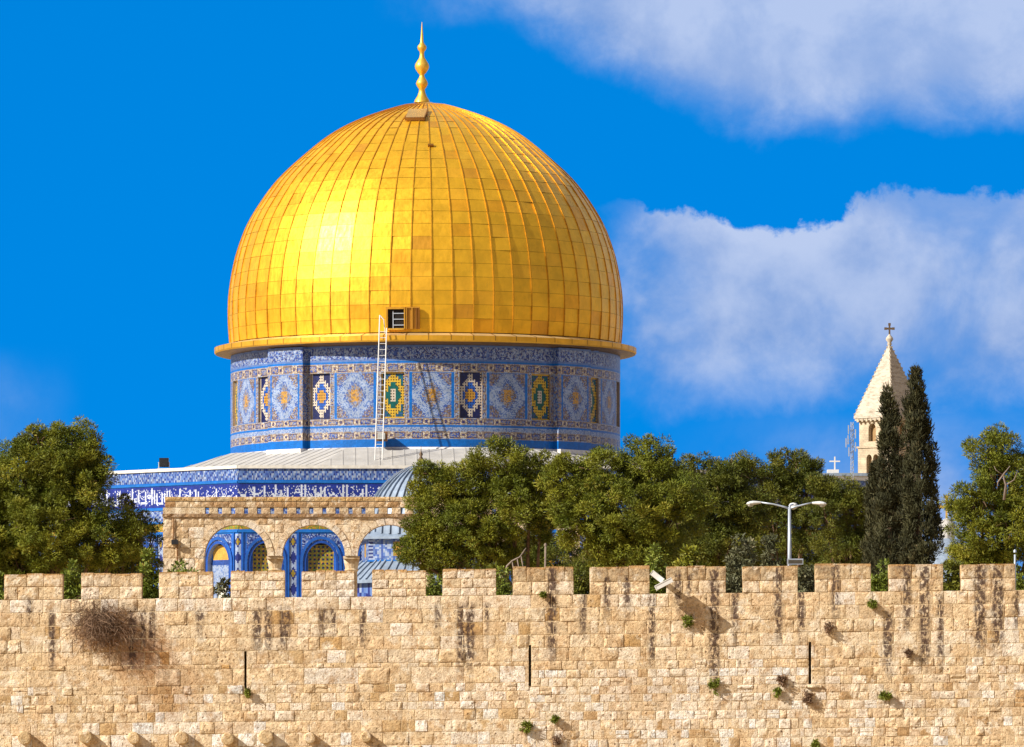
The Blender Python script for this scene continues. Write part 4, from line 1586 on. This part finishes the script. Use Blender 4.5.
# antenna mast and low building with a cross
MD = 860.0
def mp_(px, py): return P(px, py, MD)
mast = thing('antenna_mast', 'thin grey lattice mast with white panel antennas left of the bell tower', 'antenna mast', (mp_(852, 500).x, MD, 0))
m = MB()
zl, zh = mp_(0, 520).z, mp_(0, 422).z
for (a, b) in ((-.22, -.2), (.22, -.2), (0, .22)):
    m.tube([(a, b, 8), (a * .7, b * .7, zh)], .04, 5)
z = 30.0
while z < zh - .6:
    m.tube([(-.2, -.18, z), (.2, -.18, z + .6)], .035, 4); m.tube([(.2, -.18, z), (0, .2, z + .6)], .035, 4)
    z += .65
m.build('lattice', M_STEEL, mast)
for (dx, py) in ((-.45, 430), (.4, 434), (-.5, 440), (.4, 447), (-.75, 443), (-.4, 452)):
    m = MB()
    z = mp_(0, py).z
    m.box(dx - .065, dx + .065, -.5, -.36, z - .55, z + .55); m.tube([(0, 0, z), (dx, -.32, z)], .04, 5)
    m.build('panel_antenna', M_STEEL, mast)
bl = thing('flat_roofed_house', 'pale flat roofed house top between the pines and the bell tower', 'house', (mp_(845, 500).x, MD + 8, 0))
m = MB(); za = mp_(0, 474).z
m.box(-2.6, 3.2, -3, 6, 6, za); m.build('wall', plain('pale_render', (0.55, .55, .57), .9), bl)
m = MB(); m.box(-2.8, 3.4, -3.2, 6.2, za + .003, za + .35); m.build('roof', M_LEADG, bl)
m = MB(); m.box(-1.9, -.5, -2.6, -1, za + .353, za + .8); m.build('roof_hut', M_WHITE, bl)
cr = thing('roof_cross', 'white cross standing on the pale flat roofed house', 'cross', (mp_(837, 470).x, MD + 6, za + .8))
m = MB(); m.box(-.08, .08, -.06, .06, -.4, 1.6); m.box(-.65, -.083, -.06, .06, .95, 1.11); m.box(.083, .65, -.06, .06, .95, 1.11); m.build('cross_bars', M_WHITE, cr)

# grey domed building with a golden cross, far right
cd = thing('domed_chapel', 'grey domed chapel with a pale lantern between cypress and right pine', 'chapel', (mp_(948, 600).x, MD, 0))
m = MB(); zq = mp_(0, 583).z
m.box(-6, 6, -4, 8, 5, zq); m.build('wall', M_TSTONE, cd)
m = MB(); m.lathe([(5.6, zq), (5.5, zq + 1), (4.6, zq + 3), (3, zq + 4.6), (1.2, zq + 5.4), (.8, zq + 5.5)], 24, center=(0, 2, 0)); m.build('dome', M_LEADG, cd, True)
m = MB(); m.lathe([(.95, zq + 5.3), (.95, zq + 6.8), (1.15, zq + 6.85), (1.1, zq + 7.05), (.6, zq + 7.7), (.1, zq + 8.0)], 12, center=(0, 2, 0)); m.build('lantern', M_LEAD, cd)
gx = thing('golden_cross', 'small golden cross on the lantern of the grey domed chapel', 'cross', (mp_(947.5, 600).x, MD + 2, zq + 7.9))
m = MB(); m.box(-.12, .12, -.1, .1, 0, 2.6); m.box(-.9, -.123, -.1, .1, 1.3, 1.58); m.box(.123, .9, -.1, .1, 1.3, 1.58)
for (x, z) in ((-.9, 1.44), (.9, 1.44), (0, 2.6)): m.box(x - .22, x + .22, -.12, .12, z - .22, z + .22)
m.build('cross_bars', plain('cross_gold', (0.7, .45, .12), .4, .4), gx)

# ------------------------------------------------------------------ trees
def leaves_object(name, centers, radii, per, size, width, m, parent, squash=0.8, up=0.25, droop=0.0):
    """needle tufts: 'per' thin quads round every clump centre, pointing outwards"""
    n = len(centers)
    C = np.repeat(np.array(centers), per, axis=0)
    R = np.repeat(np.array(radii), per)[:, None]
    d = RNG.normal(size=(n * per, 3))
    d /= np.linalg.norm(d, axis=1, keepdims=True)
    d[:, 2] *= squash
    rad = RNG.uniform(0.25, 1.0, (n * per, 1)) ** 0.6
    pos = C + d * R * rad
    ax_ = d + RNG.normal(size=d.shape) * 0.45
    ax_[:, 2] += up
    ax_ /= np.linalg.norm(ax_, axis=1, keepdims=True)
    w = np.cross(ax_, RNG.normal(size=d.shape))
    w /= np.linalg.norm(w, axis=1, keepdims=True) + 1e-9
    L = size * RNG.uniform(.6, 1.3, (n * per, 1))
    W = width * RNG.uniform(.6, 1.3, (n * per, 1))
    v = np.empty((n * per, 4, 3))
    v[:, 0] = pos - w * W
    v[:, 1] = pos + w * W
    v[:, 2] = pos + w * W * .55 + ax_ * L
    v[:, 3] = pos - w * W * .55 + ax_ * L
    N_ = n * per
    me = bpy.data.meshes.new(name)
    me.vertices.add(N_ * 4); me.loops.add(N_ * 4); me.polygons.add(N_)
    me.vertices.foreach_set('co', v.astype(np.float32).ravel())
    me.loops.foreach_set('vertex_index', np.arange(N_ * 4, dtype=np.int32))
    me.polygons.foreach_set('loop_start', np.arange(0, N_ * 4, 4, dtype=np.int32))
    me.polygons.foreach_set('loop_total', np.full(N_, 4, dtype=np.int32))
    at = me.attributes.new('rnd', 'FLOAT', 'FACE')
    cl_r = np.repeat(RNG.uniform(0, 1, n), per)
    at.data.foreach_set('value', np.clip(cl_r * .6 + RNG.uniform(0, .4, N_), 0, 1).astype(np.float32))
    me.materials.append(m)
    me.update(); me.validate()
    o = bpy.data.objects.new(name, me)
    COL.objects.link(o)
    o.parent = parent
    return o

def tree(name, label, cat, group, base_px, d, blobs, m, ground=3.6, clump=0.30, dens=1.0, per=230, size=.095, width=.0145, trunk_r=.16, lean=0.0, depth=.85, shell=.72, up=.25, spread=0.0):
    """blobs: (px, py, rx, ry) ellipses of foliage seen at depth d; each becomes an ellipsoid of the same real size"""
    s = F / d
    bx = (base_px - 512) / s
    t = thing(name, label, cat, (bx, d, ground), 0, group)
    cs, rs = [], []
    tips = []
    for (px, py, rx, ry) in blobs:
        c = Vector(((px - 512) / s - bx, random.uniform(-1, 1) * (rx / s) * (.35 + spread), CZ + (YH - py) / s - ground))
        a, b_, h = rx / s, rx / s * depth, ry / s
        tips.append((c, min(a, h)))
        area = 4 * PI * ((a * b_) ** 1.6 / 3 + 2 * (a * h) ** 1.6 / 3) ** (1 / 1.6)
        n = max(4, int(area / (clump * clump * 2.6) * dens))
        for q in range(n):
            v = Vector(RNG.normal(size=3)).normalized()
            k = random.uniform(shell, 1.0) if random.random() < .85 else random.uniform(.2, shell)
            k *= .97 + .42 * mnoise.noise(Vector((v.x * 2.3 + px, v.y * 2.3, v.z * 2.3 + py)))
            cs.append((c.x + v.x * a * k, c.y + v.y * b_ * k, c.z + v.z * h * k))
            rs.append(clump * random.uniform(.6, 1.35))
    tr = MB()
    top = max(tips, key=lambda q: q[0].z)[0]
    h0 = min(q[0].z for q in tips)
    fork = Vector((lean * .5, 0, max(.8, h0 * .55)))
    tr.tube([(0, 0, -.1), tuple(fork * .5 + Vector((random.uniform(-.1, .1), 0, 0))), tuple(fork)], [trunk_r * 1.25, trunk_r * 1.05, trunk_r * .9], 9)
    for (c, r) in tips:
        mid = fork.lerp(c, .5) + Vector((random.uniform(-.25, .25), random.uniform(-.2, .2), random.uniform(.0, .35)))
        tr.tube([fork, mid, c, c + (c - mid) * .05], [trunk_r * .6, trunk_r * .42, trunk_r * .22, .02], 6)
        for q in range(7):
            v = Vector(RNG.normal(size=3)).normalized()
            e = c + v * r * .85
            tr.tube([mid.lerp(c, random.uniform(.2, 1)), (c + e) / 2 + Vector((0, 0, .1)), e], [trunk_r * .2, trunk_r * .13, .012], 4)
    tr.build('trunk', M_BARK, t, True)
    leaves_object('crown', cs, rs, per, size, width, m, t, up=up)
    return t

G = 'pines behind the city wall'
tree('pine_tree', 'broad green pine at the left edge behind the wall', 'tree', G, 50, 262,
     [(60, 470, 48, 46), (25, 485, 42, 50), (82, 490, 36, 46), (50, 530, 52, 46), (5, 530, 48, 48), (100, 540, 36, 34), (75, 445, 24, 22), (40, 447, 22, 20), (-40, 500, 45, 60), (-35, 550, 50, 35),
      (97, 466, 9, 17), (128, 538, 20, 26), (15, 570, 34, 20)], M_PINE, trunk_r=.2)
tree('pine_tree', 'dark drooping pine branches reaching in front of the left arcade pier', 'tree', G, 118, 264,
     [(140, 520, 14, 10), (132, 545, 18, 20), (152, 535, 10, 14), (118, 565, 22, 16), (150, 562, 9, 10), (128, 505, 10, 10)], M_PINE2, trunk_r=.1, dens=.62)
tree('pine_tree', 'bushy pine overlapping the right end of the stone arcade', 'tree', G, 535, 258,
     [(500, 468, 34, 27), (455, 490, 36, 32), (530, 475, 27, 30), (510, 510, 36, 32), (470, 530, 42, 30), (440, 555, 34, 22), (424, 508, 16, 18), (418, 528, 14, 14), (425, 540, 18, 20), (408, 552, 14, 12), (492, 553, 26, 22), (432, 480, 20, 20), (540, 520, 16, 26)], M_PINE, lean=-.6)
tree('pine_tree', 'rounded dense pine rising in front of the right end of the drum', 'tree', G, 640, 256,
     [(650, 470, 34, 35), (600, 478, 34, 30), (565, 480, 22, 24), (630, 510, 46, 38), (590, 525, 34, 30), (670, 510, 36, 38), (650, 548, 40, 26), (565, 505, 18, 24), (610, 548, 24, 20), (558, 462, 12, 12)], M_PINE)
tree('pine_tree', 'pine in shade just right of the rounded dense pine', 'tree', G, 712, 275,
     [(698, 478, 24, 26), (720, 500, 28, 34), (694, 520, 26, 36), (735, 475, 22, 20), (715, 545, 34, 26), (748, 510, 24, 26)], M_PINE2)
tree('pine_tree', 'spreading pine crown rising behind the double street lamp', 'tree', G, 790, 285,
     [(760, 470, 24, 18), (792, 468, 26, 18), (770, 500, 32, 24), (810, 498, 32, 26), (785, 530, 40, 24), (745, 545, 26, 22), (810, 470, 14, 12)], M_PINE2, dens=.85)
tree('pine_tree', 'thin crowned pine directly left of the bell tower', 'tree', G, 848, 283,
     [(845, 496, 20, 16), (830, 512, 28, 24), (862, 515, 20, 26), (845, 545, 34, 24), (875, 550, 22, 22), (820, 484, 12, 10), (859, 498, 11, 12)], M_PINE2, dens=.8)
tree('pine_tree', 'tall pine at the right edge with bare dead branches', 'tree', G, 1000, 256,
     [(990, 452, 24, 22), (1010, 480, 38, 30), (980, 500, 30, 28), (1015, 525, 40, 34), (975, 540, 32, 28), (965, 510, 16, 16), (1045, 490, 36, 50), (962, 560, 18, 16), (1010, 562, 34, 18), (1000, 437, 14, 10)], M_PINE, dens=.85)
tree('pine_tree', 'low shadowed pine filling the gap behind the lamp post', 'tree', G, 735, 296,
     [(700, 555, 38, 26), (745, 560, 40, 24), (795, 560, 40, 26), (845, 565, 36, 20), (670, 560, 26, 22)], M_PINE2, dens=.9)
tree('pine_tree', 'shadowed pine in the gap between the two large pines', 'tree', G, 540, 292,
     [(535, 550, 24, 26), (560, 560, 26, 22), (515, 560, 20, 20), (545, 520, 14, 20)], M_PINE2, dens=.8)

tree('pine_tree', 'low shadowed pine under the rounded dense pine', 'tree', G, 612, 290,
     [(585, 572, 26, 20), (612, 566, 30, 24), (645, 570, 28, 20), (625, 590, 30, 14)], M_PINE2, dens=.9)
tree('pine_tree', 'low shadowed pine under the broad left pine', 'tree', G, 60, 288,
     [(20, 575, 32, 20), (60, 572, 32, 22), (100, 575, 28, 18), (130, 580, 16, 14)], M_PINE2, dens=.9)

def cypress(label, base_px, d, axis, m=M_CYPRESS):
    """axis: (py, px centre, half width px) from the foot to the tip"""
    s = F / d
    bx = (base_px - 512) / s
    t = thing('cypress_tree', label, 'tree', (bx, d, 3.6), 0, 'cypresses before the bell tower')
    cs, rs = [], []
    for (p0, x0, w0), (p1, x1, w1) in zip(axis[:-1], axis[1:]):
        h = abs(p0 - p1) / s
        n = int(h * (w0 + w1) / s * 34) + 4
        for q in range(n):
            f = random.random()
            py, px, w = p0 + (p1 - p0) * f, x0 + (x1 - x0) * f, w0 + (w1 - w0) * f
            a = random.uniform(0, 2 * PI)
            k = random.uniform(.45, 1.0) * (1 + .35 * mnoise.noise(Vector((math.cos(a) * 1.5, math.sin(a) * 1.5, py * .045 + base_px))))
            cs.append(((px - 512 + w * k * math.cos(a)) / s - bx, w * k * math.sin(a) / s, CZ + (YH - py) / s - 3.6))
            rs.append(random.uniform(.12, .24))
    leaves_object('crown', cs, rs, 80, .15, .02, m, t, squash=1.5, up=1.5)
    tr = MB()
    tp = axis[-1]
    tr.tube([(0, 0, -.1), (0, 0, 3), ((tp[1] - 512) / s - bx, 0, CZ + (YH - tp[0]) / s - 4.4)], [.2, .15, .02], 8)
    tr.build('trunk', M_BARK, t, True)
    return t
cypress('shorter left cypress of the dark pair before the bell tower', 893, 272, [(590, 893, 17), (540, 892, 17), (500, 891, 14), (470, 891, 12), (440, 890, 9), (412, 889, 6.5), (402, 888, 4), (393, 888, 1.5)])
cypress('taller right cypress of the dark pair beside the bell tower', 920, 266, [(590, 921, 19), (540, 922, 19), (500, 921, 18), (450, 918, 14), (418, 917, 11), (397, 916, 8), (384, 916, 5), (372, 916, 1.5)])
cypress('small dark cypress spire at the foot of the bell tower', 874, 276, [(590, 876, 12), (540, 876, 11), (500, 875, 7), (476, 875, 3.5), (464, 876, 1)])

# dead branches in the right pine, twisted bare stems behind the crenels
m = MB()
def q_(px, py, d=252): return P(px, py, d)
m.tube([q_(1004, 500), q_(1006, 485), q_(1003, 475), q_(1010, 466)], [.05, .045, .035, .015], 6)
m.tube([q_(1003, 475), q_(998, 482), q_(997, 490)], [.03, .025, .01], 5)
m.tube([q_(1006, 485), q_(1014, 480), q_(1018, 470)], [.03, .02, .01], 5)
m.tube([q_(1003, 475), q_(996, 470), q_(994, 466)], [.02, .015, .008], 5)
tag(m.build('bare_branch', M_DEAD, None, True), 'bare grey dead branch standing out of the right pine', 'branch')
m = MB()
m.tube([q_(505, 575, 236), q_(507, 566, 236), q_(512, 561, 236), q_(520, 557, 236), q_(526, 548, 236)], [.035, .035, .03, .028, .015], 6)
for (a, b) in ((512, 561), (517, 558), (521, 556)):
    m.tube([q_(a, b, 236), q_(a + 2, b + 10, 236), q_(a + 1, b + 22, 236)], [.025, .02, .012], 5)
tag(m.build('bare_branch', M_DEAD, None, True), 'curved bare branch between the merlons under the bushy pine', 'branch')
m = MB()
m.tube([q_(606, 600, 232), q_(612, 578, 232), q_(620, 572, 232), q_(627, 576, 232), q_(630, 592, 232)], .03, 6)
m.tube([q_(612, 578, 232), q_(618, 580, 232), q_(622, 592, 232)], .025, 6)
m.tube([q_(620, 572, 232), q_(626, 568, 232), q_(634, 566, 232)], [.025, .02, .01], 6)
tag(m.build('bare_branch', M_DEAD, None, True), 'thin arching bare stems in the crenel left of the white floodlights', 'branch')
po = MB()
po.tube([q_(545, 600, 240) , q_(545.5, 546, 240)], .035, 8); po.lathe([(.05, 0), (.05, .06), (.02, .1)], 8, center=tuple(q_(545.5, 546, 240)))
tag(po.build('metal_post', M_DEAD, None, True), 'thin upright post between the two large pines', 'post')
po = MB()
po.tube([q_(1015, 600, 226), q_(1015, 554.5, 226)], .035, 8); po.lathe([(.05, 0), (.05, .06), (.02, .1)], 8, center=tuple(q_(1015, 552.5, 226)))
tag(po.build('metal_post', M_STEEL, None, True), 'short grey metal post rising behind the rightmost merlon', 'post')

# shrubs seen through the crenels
def shrub(label, px, py, rx, ry, d, m, group='shrubs behind the crenels', per=70, clump=.2):
    s = F / d
    g0 = 3.6
    t = thing('shrub', label, 'shrub', ((px - 512) / s, d, g0), 0, group)
    top = CZ + (YH - py + ry) / s - g0
    h = max(.6, top)
    cs, rs = [], []
    n = int(40 * (rx / s) * max(1, h) / .6)
    n = min(220, max(24, n))
    for q in range(n):
        v = Vector(RNG.normal(size=3)).normalized()
        k = random.uniform(.55, 1) * (1 + .3 * mnoise.noise(Vector((v.x * 2 + px, v.y * 2, v.z * 2))))
        cs.append((v.x * rx / s * k, v.y * rx / s * .8 * k, h * .52 + v.z * h * .48 * k))
        rs.append(clump * random.uniform(.6, 1.3))
    leaves_object('foliage', cs, rs, per, .12, .03, m, t)
    b = MB()
    for q in range(5):
        a = random.uniform(0, 2 * PI)
        b.tube([(0, 0, -.05), (.15 * math.cos(a), .15 * math.sin(a), h * .4), (rx / s * .5 * math.cos(a), rx / s * .4 * math.sin(a), h * .8)], [.04, .03, .01], 5)
    b.build('stem', M_BARK, t, True)
for (lb, px, py, rx, ry, d, mm) in [
        ('green shrub filling the crenel under the left pine', 72, 580, 14, 18, 226, M_SHRUB),
        ('bright green shrub left of the arcade pier base', 150, 578, 13, 20, 226, M_SHRUB),
        ('low green bush against the foot of the left arcade pier', 183, 572, 22, 12, 228, M_SHRUB),
        ('sparse pale shrub in the crenel below the first arch', 222, 590, 11, 10, 224, M_OLIVE),
        ('green shrub below the bushy pine in the crenel', 434, 582, 12, 16, 226, M_SHRUB),
        ('green shrub in the crenel beneath the curved bare branch', 504, 588, 12, 14, 224, M_SHRUB),
        ('small leafy shrub in the crenel with arching stems', 630, 594, 11, 10, 222, M_SHRUB),
        ('bright green young pine bush above the merlon right of the floodlights', 690, 562, 17, 19, 240, M_PINE),
        ('dark green shrub behind the white floodlights', 657, 575, 16, 20, 232, M_SHRUB),
        ('grey olive shrub left of the lamp post foot', 742, 562, 20, 22, 242, M_OLIVE),
        ('grey olive shrub just behind the lamp post foot', 772, 562, 15, 20, 246, M_OLIVE),
        ('leafy shrub in the crenel right of the lamp post', 806, 582, 14, 18, 230, M_OLIVE),
        ('shrub in the crenel below the thin crowned pine', 880, 582, 16, 18, 232, M_SHRUB),
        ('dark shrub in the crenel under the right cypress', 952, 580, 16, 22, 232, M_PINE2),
        ('shrub behind the rightmost merlon', 1020, 580, 16, 18, 230, M_SHRUB),
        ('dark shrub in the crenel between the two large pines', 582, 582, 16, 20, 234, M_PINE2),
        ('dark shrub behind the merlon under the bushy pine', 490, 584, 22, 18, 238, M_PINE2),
        ('shrub at the left edge behind the first merlon', -2, 580, 14, 18, 228, M_SHRUB)]:
    shrub(lb, px, py, rx, ry, d, mm)

# plants rooted in the wall face
def wall_plant(name, label, px, py, rx, ry, m, n, per, size, width, out=.25, cat='plant', droop=False):
    c = Vector((wx(px), WD - .06, wz(py)))
    t = thing(name, label, cat, tuple(c), 0, 'plants growing out of the wall')
    cs, rs = [], []
    a, h = rx / S, ry / S
    for q in range(n):
        v = Vector(RNG.normal(size=3)).normalized()
        k = random.random() ** (.4 if not droop else .75)
        sag = (v.x * k) * .35 * h if droop else 0      # heavier towards the lower right
        cs.append((v.x * a * k, -abs(v.y) * out * k, v.z * h * k - sag))
        rs.append(min(a, h) * random.uniform(.25, .5))
    leaves_object('foliage', cs, rs, per, size, width, m, t, up=-.5 if droop else .2)
    b = MB()
    for q in range(4 if not droop else 60):
        e = random.choice(cs)
        mid = (e[0] * .5 + random.uniform(-.05, .05), e[1] * .7 - .05, e[2] * .5 + (.1 if not droop else random.uniform(.05, .3)))
        b.tube([(random.uniform(-.1, .1) * (4 if droop else .3), .05, 0 if not droop else random.uniform(-.1, .3)), mid, e], [.014, .01, .005], 4)
    b.build('stem', M_DRY if droop else M_BARK, t, True)
wall_plant('dry_bush', 'large dry brown bush hanging from the wall near the left', 102, 626, 34, 26, M_DRY, 75, 34, .34, .0055, .4, 'bush', True)
for (lb, px, py, rx, ry, mm) in [
        ('green tuft at the foot of a long dark streak below the floodlights', 714, 686, 6, 7, M_SHRUB), ('green tuft low on the wall below the left of the two cypresses', 885, 697, 6, 7, M_SHRUB),
        ('green tuft at the bottom of the wall below the middle slit', 526, 727, 5, 7, M_SHRUB), ('small green tuft left of the right-hand arrow slit base', 777, 692, 3, 5, M_SHRUB),
        ('tiny green tuft at the foot of the left arrow slit', 248, 692, 3, 5, M_SHRUB), ('green tuft near the wall top between the lamp post and the cypresses', 872, 605, 4, 5, M_SHRUB),
        ('dark dry tuft on the wall below the lamp post and to its right', 828, 630, 3.5, 7, M_DRY), ('small green tuft just under the battlements below the thin upright post', 543, 594, 3, 2.5, M_SHRUB),
        ('green tuft in the shadow cast by the white floodlights', 688, 620, 5, 6, M_SHRUB), ('small dry tuft between dark streaks below the taller cypress', 909, 654, 3, 4, M_DRY),
        ('tiny green tuft at the very bottom of the wall on the right', 815, 744, 4, 4, M_SHRUB), ('small green sprout on the small grey stones near the bottom', 555, 719, 3, 3, M_SHRUB),
        ('dry grey tuft low in the wall under the middle slit', 557, 740, 6, 5, M_DRY), ('brown dry tuft below the right-hand slit sill', 808, 697, 5, 7, M_DRY), ('dry tuft on pale stones left of the right-hand slit base', 781, 680, 5, 5, M_DRY)]:
    wall_plant('wall_tuft', lb, px, py, rx, ry, mm, 14, 26, .07, .016, .14)

# ------------------------------------------------------------------ floodlights on the wall, street lamp
fl = thing('wall_floodlights', 'pair of crossed white box floodlights on a bracket at the crenel', 'floodlight', (wx(662), WD, wz(582)))
def lbox(mb, c, ang, L, W, D, yaw=0.0):
    M = Matrix.Translation(c) @ Matrix.Rotation(-ang, 4, 'Y') @ Matrix.Rotation(yaw, 4, 'Z')
    mb.box(-L / 2, L / 2, -D / 2, D / 2, -W / 2, W / 2, (1, 1, 1), 0, M)
    mb.box(-L / 2 - .012, L / 2 + .012, -D / 2 - .012, D / 2 + .012, W / 2 + .002, W / 2 + .025, (1, 1, 1), 0, M)
    for e in (-1, 1):
        mb.box(e * (L / 2 + .003), e * (L / 2 + .016), -D / 2 - .01, D / 2 + .01, -W / 2 - .01, W / 2, (1, 1, 1), 0, M) if e > 0 else mb.box(-L / 2 - .016, -L / 2 - .003, -D / 2 - .01, D / 2 + .01, -W / 2 - .01, W / 2, (1, 1, 1), 0, M)
m = MB(); lbox(m, Vector((wx(663.5) - wx(662), -.66, wz(585) - wz(582))), math.radians(27), .52, .12, .55); m.build('lamp_housing', M_WHITE, fl)
m = MB(); lbox(m, Vector((wx(656.5) - wx(662), -.42, wz(577.5) - wz(582))), math.radians(-38), .40, .13, .35); m.build('lamp_housing', M_WHITE, fl)
m = MB(); m.tube([(wx(668) - wx(662), .1, -.1), (wx(662) - wx(662), -.28, 0), (0.03, -.6, -.05)], .03, 8); m.tube([(0, -.28, 0), (wx(657) - wx(662), -.4, .1)], .025, 6); m.build('bracket', M_STEEL, fl)

LD = 224.0
SL = F / LD
def lz(py): return CZ + (YH - py) / SL - 3.6
lamp = thing('street_lamp', 'white street lamp with two outstretched arms behind the wall', 'street lamp', ((789.5 - 512) / SL, LD, 3.6))
def lxx(px): return (px - 789.5) / SL
m = MB(); m.tube([(0, 0, -.05), (0, 0, lz(560)), (0, 0, lz(507))], [.075, .062, .045], 12); m.build('pole', M_STEEL, lamp, True)
for (sg, xt, yt, z_arm) in ((-1, 761, 503.0, 0), (1, 812, 503.4, 0)):
    m = MB()
    pts = [(0, 0, lz(508.5)), (lxx(789.5 + sg * 7), 0, lz(506.5)), (lxx(789.5 + sg * 16), 0, lz(504.2)), (lxx(xt), 0, lz(yt - .6))]
    m.tube(pts, [.035, .032, .028, .026], 8)
    m.build('arm', M_STEEL, lamp, True)
    # cobra head
    h = MB()
    L0, L1 = lxx(xt), lxx(746.5 if sg < 0 else 826.5)
    secs = []
    for (t, wv, up_, dn) in ((0, .04, .04, .03), (.25, .085, .06, .04), (.55, .13, .075, .06), (.8, .13, .06, .075), (.95, .09, .03, .05), (1.0, .03, .005, .02)):
        x = L0 + (L1 - L0) * t
        zz = lz(yt - .2) - .02 * t
        ring_ = []
        for j in range(12):
            a = 2 * PI * j / 12
            ring_.append((x, wv * math.cos(a), zz + (up_ if math.sin(a) > 0 else dn) * math.sin(a)))
        secs.append(ring_)
    for A, B in zip(secs[:-1], secs[1:]):
        for j in range(12):
            h.face([A[j], A[(j + 1) % 12], B[(j + 1) % 12], B[j]])
    ho = h.build('lamp_head', M_WHITE, lamp)
    b = MB()
    xg = L0 + (L1 - L0) * .72
    b.lathe([(.10, -.055), (.085, -.10), (.04, -.125), (.0, -.13)], 12, center=(xg, 0, lz(yt - .2)))
    b.build('bowl', M_GLASS, ho, True)
m = MB()
m.tube([(0, 0, lz(508)), (.03, .25, lz(505)), (.14, .8, lz(503.4))], .03, 8); m.build('arm', M_STEEL, lamp, True)
h = MB()
h.lathe([(.02, .09), (.10, .07), (.15, 0), (.13, -.06), (.05, -.12), (0, -.13)], 12, center=(.16, 1.0, lz(504.2))); h.build('lamp_head', M_WHITE, lamp, True)
sg_ = MB()
sg_.box(lxx(787), lxx(803), -.16, -.09, lz(564.6), lz(558.8)); 
so = sg_.build('sign_box', M_STEEL, lamp)
f2 = MB(); f2.box(lxx(788.2), lxx(802), -.168, -.163, lz(563.6), lz(560)); f2.build('sign_face', plain('brown_panel', (.07, .06, .045), .6), so)
